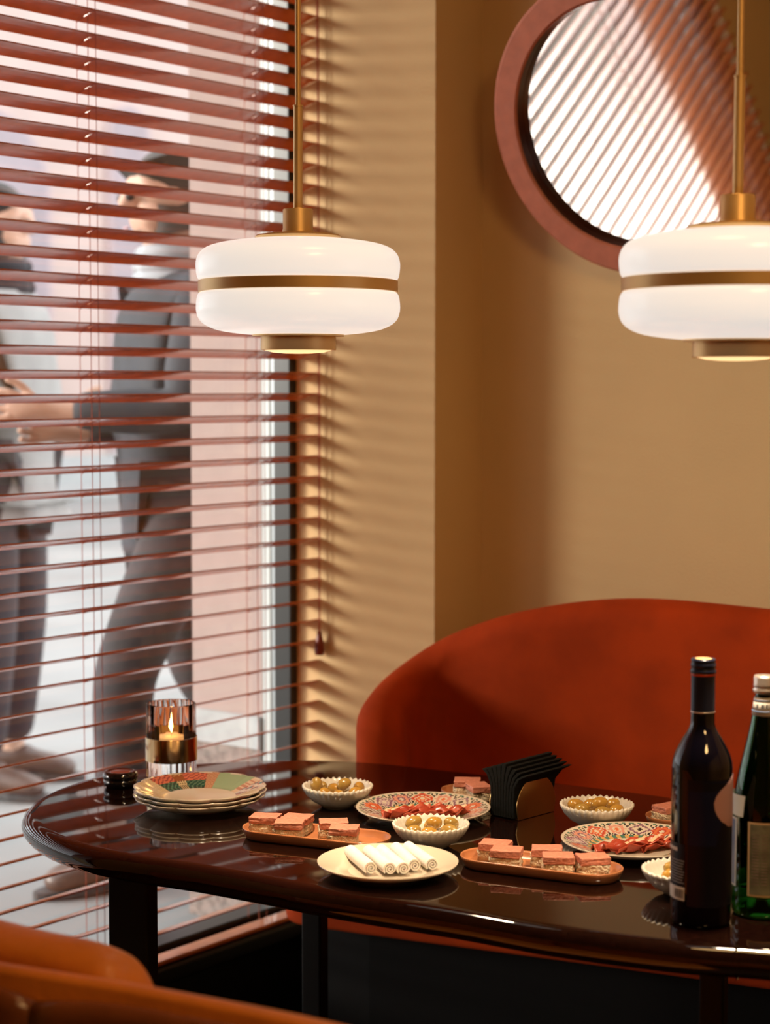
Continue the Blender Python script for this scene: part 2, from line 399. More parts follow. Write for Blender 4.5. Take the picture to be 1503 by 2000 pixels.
# ================================================================== PENDANT LAMPS
def pendant(loc, label, rodtop):
    t = thing('pendant_lamp', label, 'lamp', loc, 0, 'brass and opal glass pendant lamps over the table'); t.scale = (.95, .95, .95); rodtop /= 0.95
    R = 0.150
    # upper glass: flattened top
    up = [(R - 0.006, 0.0085), (R - 0.002, 0.013), (R, 0.024), (R, 0.036), (R - 0.004, 0.047), (R - 0.014, 0.056), (R - 0.032, 0.062), (R - 0.06, 0.0665), (0.062, 0.069), (0.03, 0.069)]
    lo = [(R - 0.006, -0.0085), (R - 0.002, -0.013), (R, -0.024), (R, -0.036), (R - 0.004, -0.048), (R - 0.014, -0.057), (R - 0.032, -0.064), (R - 0.06, -0.0685), (0.062, -0.0705), (0.03, -0.0705)]
    up = [(q.x, q.y) for q in catmull([Vector((a, b, 0)) for a, b in up], 3)]; lo = [(q.x, q.y) for q in catmull([Vector((a, b, 0)) for a, b in lo], 3)]
    obj('upper_shade', lathe(up + [(0.03, 0.066), (R - 0.02, 0.0085), (R - 0.006, 0.0085)], 96), 'opal_glass', t, smooth=True)
    obj('lower_shade', lathe(lo + [(0.03, -0.067), (R - 0.02, -0.0085), (R - 0.006, -0.0085)], 96), 'opal_glass', t, smooth=True)
    obj('brass_band', lathe([(R - 0.02, 0.0085), (R - 0.0035, 0.0085), (R - 0.003, 0.008), (R - 0.003, -0.008), (R - 0.0035, -0.0085), (R - 0.02, -0.0085)], 96), 'brass', t)
    obj('cap_plate', lathe([(0, 0.0695), (0.062, 0.0695), (0.0632, 0.0730), (0.061, 0.0752), (0.052, 0.0768), (0.03, 0.0785), (0.024, 0.080), (0, 0.080)], 64), 'brass', t, smooth=False)
    obj('socket', lathe([(0, 0.079), (0.0235, 0.079), (0.0235, 0.082), (0.0222, 0.084), (0.0222, 0.112), (0.0212, 0.1135), (0, 0.1135)], 48), 'brass', t)
    obj('bottom_plate', lathe([(0.03, -0.0705), (0.068, -0.0705), (0.068, -0.073), (0.03, -0.073)], 64), 'brass', t)
    obj('bottom_ring', lathe([(0.054, -0.073), (0.0555, -0.073), (0.0558, -0.093), (0.054, -0.0935), (0.052, -0.090), (0.052, -0.073)], 64), 'brass', t)
    obj('lens', lathe([(0, -0.0985), (0.02, -0.098), (0.038, -0.0965), (0.0515, -0.0925), (0.0515, -0.086), (0, -0.086)], 48), 'lens_glow', t, smooth=True)
    bm = bmesh.new(); tube(bm, [(0, 0, 0.1135), (0.001, 0, 0.262)], 0.0068, 20); obj('lower_rod', bm, 'brass', t, smooth=False)
    obj('rod_collar', lathe([(0, 0), (0.0078, 0), (0.0078, 0.002), (0, 0.002)], 24), 'brass', t, loc=(0.001, 0, 0.262))
    bm = bmesh.new(); tube(bm, [(0.001, 0, 0.264), (0.003, 0, rodtop)], 0.0042, 16); obj('upper_rod', bm, 'brass', t)
    obj('ceiling_rose', lathe([(0, rodtop - 0.02), (0.05, rodtop - 0.02), (0.052, rodtop), (0, rodtop)], 40), 'brass', t)
    dl = light('downlight', 'AREA', (0, 0, -0.101), 3.0, (1.0, 0.76, 0.50), shape='DISK', size=0.085, spread=math.radians(95)); dl.parent = t
    for c in [c for c in t.children if c.type == 'MESH']:
        for f in c.data.polygons: f.use_smooth = True
        e = c.modifiers.new('es', 'EDGE_SPLIT'); e.split_angle = math.radians(38)
    return t
def ray_at(px, py, Z):
    r = ray(px, py); return CAM + r * (Z / r.dot(HF))
L1 = ray_at(582, 560, 2.597); L2 = ray_at(1438, 555, 2.260)
pendant(L1, 'brass and white opal glass pendant lamp hanging in front of the window blind', CEIL - L1.z)
pendant(L2, 'brass and white opal glass pendant lamp hanging in front of the round mirror', CEIL - L2.z)

# ================================================================== TABLE
TT = 0.742
far = [(60, 1578), (100, 1547), (190, 1516), (300, 1497), (420, 1488), (520, 1484), (620, 1484), (740, 1490), (880, 1505), (1090, 1529), (1307, 1556), (1503, 1588)]
near = [(1503, 1853), (1433, 1848), (1297, 1837), (1072, 1808), (888, 1776), (718, 1750), (600, 1730), (519, 1714), (383, 1690), (287, 1676), (192, 1659), (112, 1635), (64, 1605)]
pts = [on_z(x, y, TT) for x, y in far]
mid = [at(1.05, 2.70), at(1.30, 2.45), at(1.30, 2.15), at(1.12, 1.98), at(0.80, 2.055)]
pts += [Vector((q.x, q.y, TT)) for q in mid] + [on_z(x, y, TT) for x, y in near]
base = sum(pts, Vector()) / len(pts); base.z = 0
tb = thing('dining_table', 'glossy black lacquered table with a rounded end, set with food and bottles', 'table', base)
outline = catmull([Vector((p.x - base.x, p.y - base.y, 0)) for p in pts], 7, True)
bm = bmesh.new(); rings = []
N = len(outline)
def nrm(i):
    d = outline[(i + 1) % N] - outline[(i - 1) % N]; return Vector((d.y, -d.x, 0)).normalized()
area = sum(outline[i].x * outline[(i + 1) % N].y - outline[(i + 1) % N].x * outline[i].y for i in range(N))
sgn = 1 if area > 0 else -1
# bullnose edge profile, outward offset and height
for off, zz in ((-0.012, TT), (-0.004, TT - 0.0004), (0.003, TT - 0.003), (0.009, TT - 0.009), (0.012, TT - 0.018), (0.010, TT - 0.028), (0.003, TT - 0.037), (-0.01, TT - 0.042)):
    rings.append([bm.verts.new((outline[i].x + nrm(i).x * off * sgn, outline[i].y + nrm(i).y * off * sgn, zz)) for i in range(N)])
bm.faces.new(rings[0]); bm.faces.new(rings[-1][::-1])
for a, b in zip(rings, rings[1:]):
    for i in range(N): bm.faces.new((a[i], a[(i + 1) % N], b[(i + 1) % N], b[i]))
bmesh.ops.recalc_face_normals(bm, faces=bm.faces)
o = obj('tabletop', bm, 'lacquer', tb, smooth=True)
e = o.modifiers.new('es', 'EDGE_SPLIT'); e.split_angle = math.radians(50)
AX = (at(0.447, 2.73) - at(-0.115, 2.95)).normalized(); axa = math.atan2(AX.y, AX.x)
def leg(X, Z, w, d):
    p = at(X, Z) - base
    obj('leg', BX(-w / 2, w / 2, -d / 2, d / 2, 0, TT - 0.0425), 'leg_black', tb, loc=(p.x, p.y, 0), rotz=axa, bevel=0.004)
leg(-0.375, 2.70, 0.066, 0.035); leg(-0.118, 3.05, 0.035, 0.035); leg(0.42, 2.31, 0.032, 0.032); leg(0.98, 2.35, 0.035, 0.035)

# ================================================================== SOFA
sf = thing('curved_sofa', 'burnt orange velvet sofa with a high curved back in the alcove behind the table', 'sofa', at(0.45, 3.3, 0))
so = sf.location
path = catmull([Vector((-0.006, 3.31, 0.812)), Vector((-0.004, 3.40, 0.838)), Vector((0.045, 3.500, 0.880)), Vector((0.13, 3.525, 0.935)), Vector((0.27, 3.455, 0.99)),
                Vector((0.45, 3.37, 1.022)), Vector((0.66, 3.26, 1.018)), Vector((0.90, 3.12, 1.0)), Vector((1.20, 2.92, 0.98))], 8)
bm = bmesh.new(); rings = []
T = 0.045
for i, p in enumerate(path):
    a = path[max(0, i - 1)]; b = path[min(len(path) - 1, i + 1)]; d = Vector((b.x - a.x, b.y - a.y)).normalized(); n2 = Vector((d.y, -d.x))   # towards the viewer
    top = p.z; ring = []
    endf = 1.0
    if i < 5: endf = [0.25, 0.62, 0.82, 0.93, 0.98][i]
    prof = [(-T, 0.46)] + [(-T, 0.46 + (top - 0.045 - 0.46) * q / 6) for q in range(1, 7)]
    for k in range(1, 12):
        t = math.pi - math.pi * k / 12; prof.append((T * math.cos(t), top - 0.045 + 0.045 * math.sin(t)))
    prof += [(T + 0.012 * math.sin(math.pi * q / 6), top - 0.045 - (top - 0.045 - 0.46) * q / 6) for q in range(0, 7)]
    for s, zz in prof:
        if i < 5: zz = 0.46 + (zz - 0.46) * (0.90 + 0.10 * endf) ; 
        q = at(p.x + n2.x * s * endf, p.y + n2.y * s * endf, zz) - so; ring.append(bm.verts.new(q))
    rings.append(ring)
for a, b in zip(rings, rings[1:]):
    L = len(a)
    for k in range(L): bm.faces.new((a[k], a[(k + 1) % L], b[(k + 1) % L], b[k]))
bm.faces.new(rings[0]); bm.faces.new(rings[-1][::-1])
bmesh.ops.recalc_face_normals(bm, faces=bm.faces)
obj('backrest', bm, 'velvet', sf, smooth=True)
front = [Vector((-0.19, 3.46, 0)), Vector((-0.17, 3.39, 0)), Vector((-0.06, 3.33, 0)), Vector((0.25, 3.19, 0)), Vector((0.62, 3.02, 0)), Vector((1.20, 2.74, 0))]
seat = [at(p.x, p.y) - so for p in catmull(front, 5)] + [at(1.28, 2.84) - so, at(0.66, 3.21) - so, at(0.27, 3.405) - so, at(0.13, 3.475) - so, at(0.03, 3.46) - so, at(-0.10, 3.52) - so]
o = obj('seat', prism([(p.x, p.y) for p in seat], 0.405, 0.485), 'velvet', sf, bevel=0.012)
inner = [at(p.x + 0.03, p.y + 0.06) - so for p in front[1:]] + [at(1.24, 2.86) - so, at(0.66, 3.20) - so, at(0.13, 3.46) - so]
obj('base', prism([(p.x, p.y) for p in inner], 0.0, 0.404), 'leg_black', sf)

# ================================================================== LEATHER CHAIR in the foreground
ch = thing('leather_chair', 'tan leather tub chair in the near foreground with its seamed back to the viewer', 'chair', at(-0.25, 1.95, 0))
co = ch.location
def shell(line, t, z0, mat_, name, arc, r=0.5, n=10):
    bm = bmesh.new(); rings = []
    for i, p in enumerate(line):
        a = line[max(0, i - 1)]; b = line[min(len(line) - 1, i + 1)]; d = Vector((b.x - a.x, b.y - a.y)).normalized(); n2 = Vector((d.y, -d.x))
        top = p.z; ring = []
        pr = [(-t, z0), (-t, (z0 + top) / 2), (-t, top - t * r)]
        for k in range(1, n): an = math.pi - math.pi * k / n; pr.append((t * math.cos(an), top - t * r + t * r * math.sin(an)))
        pr += [(t, top - t * r), (t, (z0 + top) / 2), (t, z0)]
        for s, zz in pr:
            ring.append(bm.verts.new(at(p.x + n2.x * s, p.y + n2.y * s, zz) - co))
        rings.append(ring)
    for a, b in zip(rings, rings[1:]):
        for k in range(len(a)): bm.faces.new((a[k], a[(k + 1) % len(a)], b[(k + 1) % len(a)], b[k]))
    bm.faces.new(rings[0]); bm.faces.new(rings[-1][::-1]); bmesh.ops.recalc_face_normals(bm, faces=bm.faces)
    return obj(name, bm, mat_, ch, smooth=True)
ln = catmull([Vector((-0.95, 2.25, 0.805)), Vector((-0.72, 2.04, 0.820)), Vector((-0.45, 1.865, 0.826)), Vector((-0.22, 1.76, 0.824)), Vector((0.0, 1.66, 0.812)), Vector((0.20, 1.58, 0.765)), Vector((0.33, 1.60, 0.66))], 8)
shell(ln, 0.012, 0.30, 'leather', 'back_shell', 1)
pad = [Vector((p.x - 0.014, p.y - 0.024, p.z - 0.010)) for p in ln]
for a, b, k in ((0, 20, 0), (20, len(ln) - 1, 1)):
    seg = pad[a:b + 1]
    q = []
    for i, p in enumerate(seg):
        u = i / (len(seg) - 1); f = min(1, 7 * u, 7 * (1 - u)); q.append(Vector((p.x, p.y, p.z - 0.012 * (1 - f) ** 2)))
    shell(q, 0.013, 0.34, 'leather_brown', 'outer_panel', 1, r=1.2)
cush = catmull([Vector((-0.72, 2.20, 0.800)), Vector((-0.50, 2.02, 0.828)), Vector((-0.38, 1.93, 0.831)), Vector((-0.30, 1.885, 0.828)), Vector((-0.265, 1.865, 0.812)), Vector((-0.245, 1.855, 0.77))], 6)
shell(cush, 0.035, 0.45, 'leather', 'back_cushion', 1, r=0.6)
pts = [at(-0.55, 1.98) - co, at(-0.20, 1.80) - co, at(0.18, 1.64) - co, at(0.36, 2.02) - co, at(0.05, 2.22) - co, at(-0.33, 2.38) - co]
obj('seat', prism([(p.x, p.y) for p in pts], 0.36, 0.46), 'leather', ch, bevel=0.03)
for X, Z in ((-0.48, 2.0), (0.15, 1.70), (0.28, 2.02), (-0.32, 2.30)):
    p = at(X, Z) - co; obj('leg', BX(-0.014, 0.014, -0.014, 0.014, 0, 0.36), 'leg_black', ch, loc=(p.x, p.y, 0))

# ================================================================== CHINA
def lerp(a, b, t): return a + (b - a) * t
COLS = dict(cream=(0.62, 0.53, 0.42), orange=(0.62, 0.14, 0.05), red=(0.45, 0.05, 0.03), purple=(0.20, 0.09, 0.15), teal=(0.06, 0.17, 0.13), black=(0.02, 0.02, 0.02), pink=(0.62, 0.27, 0.20), gold=(0.55, 0.33, 0.12), lilac=(0.44, 0.31, 0.36))
def tile_print(t, u):
    "t angle, u 0..1 across the rim: bands of small tiles, each with a ring, a diamond or a star"
    C_ = COLS
    if u > 0.93: return C_['cream']
    if u > 0.84: return C_['teal'] if int(t / (2 * math.pi) * 110) % 2 else C_['cream']
    if u < 0.10: return C_['teal'] if int(t / (2 * math.pi) * 60) % 2 else C_['gold']
    uu = (u - 0.10) / 0.74; rows = 1.0; nt_ = 15
    a = t / (2 * math.pi) * nt_; k = int(a); x = (a - k) * 2 - 1; y = uu * 2 - 1
    r = math.hypot(x, y); d = abs(x) + abs(y)
    pal = [('orange', 'cream', 'red'), ('pink', 'purple', 'cream'), ('lilac', 'cream', 'purple'), ('orange', 'red', 'cream'), ('cream', 'black', 'purple'), ('pink', 'cream', 'orange')][(k * 7 + 3) % 6]
    th = math.atan2(y, x)
    if d > 1.35: return C_['black'] if (int(x * 9) + int(y * 9)) % 2 else C_['cream']
    if (k % 2) == 0:
        if r < 0.22: return C_[pal[2]]
        if r < 0.42: return C_[pal[1]]
        if r < 0.75 + 0.12 * math.cos(8 * th): return C_[pal[0]]
        if r < 0.9 + 0.12 * math.cos(8 * th): return C_[pal[1]]
        return C_['cream'] if (int(x * 7) + int(y * 7)) % 2 else C_['purple']
    if d < 0.3: return C_[pal[1]]
    if d < 0.6: return C_[pal[0]]
    if d < 0.75: return C_['cream']
    if d < 1.05: return C_[pal[2]]
    return C_['cream'] if (int(x * 6 + y * 6)) % 2 else C_[pal[0]]
def patch_print(t, u):
    "patchwork rim of the plate stack: dotted, dark, green and floral fields"
    C_ = COLS; a = math.degrees(t) % 360
    if u > 0.95: return C_['cream']
    sec = [(0, 22, 'floral'), (22, 36, 'stripe'), (36, 76, 'green'), (76, 88, 'brown'), (88, 112, 'coral'), (112, 124, 'dots'), (124, 150, 'coral'), (150, 205, 'weave'), (205, 250, 'green'), (250, 300, 'floral'), (300, 330, 'coral'), (330, 360, 'weave')]
    s = [q for q in sec if q[0] <= a < q[1]][0][2]
    g = (int(a * 0.9) + int(u * 12)) % 2
    if s == 'green': return (0.27, 0.36, 0.22)
    if s == 'brown': return (0.42, 0.20, 0.11) if g else (0.50, 0.27, 0.16)
    if s == 'stripe': return (0.45, 0.22, 0.15) if int(u * 10) % 2 else (0.62, 0.45, 0.32)
    if s == 'coral':
        if u < 0.42: return (0.015, 0.07, 0.05) if not (int(a / 2.2) + int(u * 14)) % 3 == 0 else (0.10, 0.20, 0.13)
        return (0.62, 0.17, 0.10) if not (int(a / 2) + int(u * 16)) % 3 == 0 else (0.20, 0.05, 0.05)
    if s == 'dots':
        if u < 0.4: return (0.62, 0.48, 0.27) if (int(a) + int(u * 16)) % 3 else (0.10, 0.07, 0.05)
        return (0.30, 0.10, 0.04) if u < 0.75 else ((0.55, 0.33, 0.15) if g else (0.25, 0.08, 0.03))
    if s == 'weave': return (0.50, 0.38, 0.22) if g else (0.60, 0.47, 0.30)
    v = math.sin(a * 0.8) + math.cos(u * 13 + a * 0.3)
    return (0.60, 0.52, 0.46) if v > -0.3 else ((0.42, 0.13, 0.10) if v > -1 else (0.10, 0.20, 0.24))
def plate(name, R, label, cat, loc, rotz, fn=None, scal=None, group=None, rim=0.62, h=0.018, foot=0.5):
    "a rimmed plate, one mesh; the printed rim is a per-corner colour attribute"
    n = 240; rings_r = []
    prof = [(0, 0.0045), (R * rim * 0.9, 0.0045)]
    m_ = 14
    for k in range(m_ + 1):
        u = k / m_; prof.append((lerp(R * rim, R * 0.985, u), 0.006 + (h - 0.006) * (u ** 0.9)))
    prof += [(R, h + 0.0003), (R * 0.99, h - 0.0025), (R * 0.8, h * 0.40), (R * foot * 1.03, 0.004), (R * foot, 0.0), (R * foot * 0.94, 0.0), (R * foot * 0.9, 0.002), (0, 0.002)]
    def rf(i, r, t):
        if scal and i >= 2 and r > R * foot * 1.01: 
            q = (r / R - rim) / (1 - rim); q = max(0, min(1, q)); return r * (1 - 0.05 * q * (1 - abs(math.cos(scal * t / 2)) ** 0.6 * 1.0))
        return r
    def zf(i, z, t): return z
    bm = lathe(prof, n, rf, zf)
    me = bpy.data.meshes.new(name); 
    lay = bm.loops.layers.color.new('print') if False else bm.loops.layers.float_color.new('print')
    cream = COLS['cream']
    for f in bm.faces:
        c = f.calc_center_median(); r = math.hypot(c.x, c.y); t = math.atan2(c.y, c.x) % (2 * math.pi)
        s = 1.0
        up = f.normal.z > 0.2
        col = cream
        if fn and up and r > R * rim * 0.93 and c.z > 0.0045:
            u = (r - R * rim) / (R * 0.985 - R * rim); col = fn(t, max(0, min(0.999, u)))
        for l in f.loops: l[lay] = (*col, 1)
    bm.to_mesh(me); bm.free(); me.materials.append(M['china_print'])
    for f in me.polygons: f.use_smooth = True
    o = bpy.data.objects.new(name, me); C.objects.link(o); o.location = loc; o.rotation_euler = (0, 0, rotz)
    return tag(o, label, cat, group)
TZ = TT + 0.0004
def tab(px, py, h=0.0):
    "a spot on the table seen at pixel px, py when its rim is h above the top"
    v = on_z(px, py, TT + h); return Vector((v.x, v.y, TZ))
p = tab(390, 1545, 0.026)
labs = ['scalloped china plate at the bottom of the stack of three', 'scalloped china plate in the middle of the stack of three', 'scalloped china plate with patchwork rim and plain cream centre, topmost of the stack']
for k in range(3):
    plate('scalloped_plate', 0.1055, labs[k], 'plate', (p.x + (-.001, .001, 0)[k], p.y, TZ + 0.0068 * k), YAW + (0.0, 0.03, 0)[k], patch_print, scal=12, group='plates stacked by the candle holder', rim=0.60, h=0.021, foot=0.52)
p1 = tab(826, 1575, 0.018)
plate('patterned_plate', 0.1045, 'plate with colourful tile pattern rim holding cured ham, left of the napkin holder', 'plate', p1, YAW + 0.1, tile_print, group='tile patterned plates of cured ham', rim=0.60)
p2 = tab(1237, 1638, 0.018)
plate('patterned_plate', 0.1045, 'plate with colourful tile pattern rim holding cured ham, beside the wine bottle', 'plate', p2, YAW + 0.7, tile_print, group='tile patterned plates of cured ham', rim=0.60)
p3 = tab(757, 1681, 0.018)
plate('white_plate', 0.097, 'plain cream plate of white rolls at the near edge of the table', 'plate', p3, 0, None, rim=0.7, h=0.018)

# white rolls on the plain plate
def roll(L, r, flat=1.0):
    bm = bmesh.new(); n = 22; turns = 2.6
    # spiral sheet with thickness, extruded along X
    inner = []; outer = []
    m_ = 64
    for k in range(m_ + 1):
        u = k / m_; t = turns * 2 * math.pi * u; rr = r * (0.16 + 0.84 * u); th = r * 0.22
        inner.append((rr - th) if rr - th > 0.0004 else 0.0004); outer.append((rr, t))
    va = [[bm.verts.new((x, rr * math.cos(t), rr * math.sin(t) * flat)) for x in (-L / 2, L / 2)] for rr, t in outer]
    vb = [[bm.verts.new((x, ri * math.cos(t), ri * math.sin(t) * flat)) for x in (-L / 2, L / 2)] for ri, (rr, t) in zip(inner, outer)]
    for i in range(m_):
        bm.faces.new((va[i][0], va[i + 1][0], va[i + 1][1], va[i][1])); bm.faces.new((vb[i][0], vb[i][1], vb[i + 1][1], vb[i + 1][0]))
        for e_ in (0, 1): bm.faces.new((va[i][e_], va[i + 1][e_], vb[i + 1][e_], vb[i][e_]))
    for i in (0, m_): bm.faces.new((va[i][0], va[i][1], vb[i][1], vb[i][0]))
    bmesh.ops.recalc_face_normals(bm, faces=bm.faces)
    return bm
rolls = [((682, 1659), (727, 1697)), ((719, 1660), (763, 1697)), ((744, 1659), (789, 1696)), ((770, 1652), (814, 1693)), ((797, 1653), (845, 1688))]
rl = ['white roll lying at the left end of the row on the cream plate', 'white roll second from the left on the cream plate', 'white roll in the middle of the row of five on the cream plate', 'white roll second from the right on the cream plate', 'white roll with an open end, rightmost on the cream plate']
for i, (a, b) in enumerate(rolls):
    A = on_z(a[0], a[1], TT + 0.016); B = on_z(b[0], b[1], TT + 0.016); d = B - A
    L = 0.098 + 0.003 * (i % 3); c = (A + B) / 2
    o = obj('white_roll', roll(L, 0.0100), 'roll_white', None, smooth=True, loc=(c.x, c.y, TZ + 0.0045 + 0.0102), rotz=math.atan2(d.y, d.x))
    o.modifiers.new('es', 'EDGE_SPLIT').split_angle = 0.8
    tag(o, rl[i], 'food', 'white rolls on the cream plate')

# ham
def ham_strip(L, W, seed):
    rnd = random.Random(seed); bm = bmesh.new(); nx, ny = 26, 7; g = {}
    ph = rnd.uniform(0, 6); ph2 = rnd.uniform(0, 6)
    for i in range(nx + 1):
        for j in range(ny + 1):
            u = i / nx; v = j / ny - 0.5
            w_ = W * (0.55 + 0.45 * math.sin(math.pi * min(1, max(0, u * 0.9 + 0.08))))
            x = (u - 0.5) * L; y = v * w_ + 0.0028 * math.sin(u * 7 + ph)
            z = 0.0030 * math.sin(u * 17 + ph + v * 3) * (0.4 + u) + 0.0062 * math.cos(v * math.pi * 2.0 + ph2) * (1 - 0.4 * u) + 0.0068
            g[i, j] = bm.verts.new((x, y, max(0.0006, z)))
    for i in range(nx):
        for j in range(ny):
            f = bm.faces.new((g[i, j], g[i + 1, j], g[i + 1, j + 1], g[i, j + 1])); f.material_index = 1 if j == ny - 1 and (i % 9) > 1 else 0
    return bm
def ham_plate(pc, rot, where, n, sd):
    for i in range(n):
        sh = (i - (n - 1) / 2)
        o = obj('ham_slice', ham_strip(0.082 - 0.004 * abs(sh), 0.024, sd + i), ['ham', 'ham_fat'], None, smooth=True)
        d = RT * (sh * 0.0115 + 0.004) - HF * (0.014 + 0.0025 * (i % 2))
        o.location = (pc.x + d.x, pc.y + d.y, TZ + 0.0052 + 0.0018 * (i % 3)); o.rotation_euler = (random.uniform(-.05, .05), 0, rot + 0.10 * math.sin(i * 2.1))
        s = o.modifiers.new('thick', 'SOLIDIFY'); s.thickness = 0.0012
        nm = ['first', 'second', 'third', 'fourth', 'fifth', 'sixth', 'seventh'][i]
        tag(o, '%s slice of cured ham from the left, plate %s' % (nm, where), 'food', 'cured ham slices on the plate ' + where)
ham_plate(p1, YAW + 0.42, 'left of the napkin holder', 7, 10)
ham_plate(p2 , YAW + 0.55, 'beside the wine bottle', 7, 40)

# bowls and olives
def bowl(loc, label):
    n = 216; lobes = 36; R = 0.055
    pr = [(0, 0.0065), (0.020, 0.0070), (0.034, 0.0115), (0.044, 0.0195), (0.0495, 0.0285), (0.0512, 0.0325), (0.0535, 0.0345), (0.0555, 0.0325), (0.0545, 0.0285), (0.050, 0.020), (0.041, 0.0105), (0.030, 0.0045), (0.0255, 0.0), (0.022, 0.0), (0.020, 0.003), (0, 0.003)]
    am = [0, 0, 0, .1, .4, .7, 1, 1, .8, .4, .1, 0, 0, 0, 0, 0]
    bm = lathe(pr, n, lambda i, r, t: r + 0.0014 * am[i] * math.cos(lobes * t), lambda i, z, t: z + 0.0013 * am[i] * math.cos(lobes * t))
    o = obj('scalloped_bowl', bm, 'china_bowl', None, smooth=True, loc=loc, rotz=random.random())
    return tag(o, label, 'bowl', 'small beaded bowls of olives')
bowls = [(tab(659, 1535, 0.033), 'white beaded edge bowl of olives next to the stack of plates'), (tab(841, 1609, 0.033), 'white beaded edge bowl of olives in front of the left ham plate'),
         (tab(1165, 1571, 0.033), 'white beaded edge bowl of olives behind the right ham plate'), (tab(1336, 1698, 0.033), 'white beaded edge bowl of olives half hidden by the wine bottle')]
def olive_bm():
    bm = lathe([(0, -0.0125)] + [(0.0088 * math.cos(a), 0.0125 * math.sin(a)) for a in [math.radians(q) for q in range(-75, 76, 15)]] + [(0.0016, 0.0124), (0.0012, 0.0108), (0, 0.0106)], 24)
    return bm
ol0 = obj('olive', olive_bm(), 'olive', None, smooth=True); ol1 = obj('olive', olive_bm(), 'olive_green', None, smooth=True)
lay = [[(-0.034, 0.008, .034, 1, 0.2), (-0.020, -0.016, .027, 0, 0.9), (0.002, -0.026, .025, 0, 2.0), (0.028, -0.014, .027, 0, 0.4), (-0.006, 0.010, .028, 0, 2.4), (0.010, 0.002, .037, 1, 0.25), (0.034, 0.010, .030, 0, 1.3), (0.008, 0.030, .027, 1, 1.2), (-0.026, 0.026, .028, 1, 2)],
       [(-0.026, -0.010, .026, 1, 0.3), (-0.002, -0.024, .026, 0, 0.1), (0.026, -0.016, .028, 1, 2.6), (-0.025, 0.014, .033, 1, 0.6), (0.005, 0.006, .034, 0, 0.2), (0.030, 0.012, .032, 1, 0.5), (0.004, 0.029, .027, 0, 0.2)],
       [(-0.024, -0.008, .029, 1, 2.9), (-0.030, 0.014, .030, 0, 0.3), (-0.006, 0.024, .028, 0, 0.3), (0.004, 0.000, .036, 0, 0.2), (0.006, -0.023, .027, 1, 0.2), (0.028, -0.012, .028, 0, 0.5), (0.026, 0.016, .031, 0, 0.1)],
       [(-0.020, -0.008, .029, 0, 0.3), (0.010, -0.020, .028, 0, 0.3), (-0.012, 0.018, .030, 1, 0.3), (0.012, 0.008, .035, 1, 0.2), (0.034, 0.004, .030, 0, 0.2)]]
# label wording for every olive, by where it sits in its bowl
bn = ['bowl next to the plate stack', 'bowl in front of the left ham plate', 'bowl behind the right ham plate', 'bowl half hidden by the wine bottle']
def spot(dx, dy):
    s = 'left' if dx < -0.012 else ('right' if dx > 0.015 else 'middle'); f_ = 'front' if dy < -0.004 else ('back' if dy > 0.018 else 'centre')
    return f_, s
firstk = {0: True, 1: True}
for bi, (loc, lab) in enumerate(bowls):
    bowl(loc, lab)
    used = {}
    for (dx, dy, z, kind, ang) in lay[bi]:
        src = ol1 if kind else ol0
        if firstk[kind]: o = src; firstk[kind] = False
        else: o = src.copy(); C.objects.link(o)
        d = RT * dx + HF * dy
        o.location = (loc.x + d.x, loc.y + d.y, TZ + z - 0.0015)
        o.rotation_euler = (math.pi / 2 + random.uniform(-.35, .35), random.uniform(-.2, .2), YAW + ang - math.pi / 2)
        s_ = random.uniform(0.94, 1.10); o.scale = (s_, s_, s_ * random.uniform(0.95, 1.05))
        if bi == 0 and dx == -0.034: o.rotation_euler = (0.25, 0.2, 0); o.scale = (1.15, 1.15, 1.05)
        f_, s = spot(dx, dy); c = used.get((f_, s), 0); used[(f_, s)] = c + 1
        hi = ' higher' if c else ''
        col = 'green olive' if kind else 'golden olive'
        tag(o, '%s at the %s %s%s in the %s' % (col, f_, s, hi, bn[bi]), 'olive', 'olives in the ' + bn[bi])

# canape platters
def capsule(L, W, n=20):
    r = W / 2; a = L / 2 - r; pts_ = []
    for k in range(n + 1): t = -math.pi / 2 + math.pi * k / n; pts_.append((a + r * math.cos(t), r * math.sin(t)))
    for k in range(n + 1): t = math.pi / 2 + math.pi * k / n; pts_.append((-a + r * math.cos(t), r * math.sin(t)))
    return pts_
def platter(L, W, label, loc, rot):
    bm = bmesh.new(); rings = []
    for s, zz in ((0.78, 0.0), (0.86, 0.001), (0.97, 0.010), (1.0, 0.0145), (0.985, 0.016), (0.955, 0.0135), (0.86, 0.006), (0.80, 0.005)):
        off = (1 - s) * W / 2
        rings.append([bm.verts.new((x, y, zz)) for x, y in capsule(L - 2 * off, W - 2 * off)])
    bm.faces.new(rings[0][::-1]); bm.faces.new(rings[-1])
    for a, b in zip(rings, rings[1:]):
        for k in range(len(a)): bm.faces.new((a[k], a[(k + 1) % len(a)], b[(k + 1) % len(a)], b[k]))
    bmesh.ops.remove_doubles(bm, verts=bm.verts, dist=1e-6); bmesh.ops.recalc_face_normals(bm, faces=bm.faces)
    o = obj('platter', bm, 'terracotta', None, smooth=True, loc=loc, rotz=rot)
    return tag(o, label, 'platter', 'brown oblong platters of canapes')
def slab(w, d, h, sd, rag):
    rnd = random.Random(sd); bm = BX(-w / 2, w / 2, -d / 2, d / 2, 0, h)
    bmesh.ops.subdivide_edges(bm, edges=bm.edges, cuts=4, use_grid_fill=True)
    for v in bm.verts:
        v.co.x += rnd.uniform(-rag, rag); v.co.y += rnd.uniform(-rag, rag)
        if v.co.z > 0.001: v.co.z += rnd.uniform(-rag, rag) * 0.5
    return bm
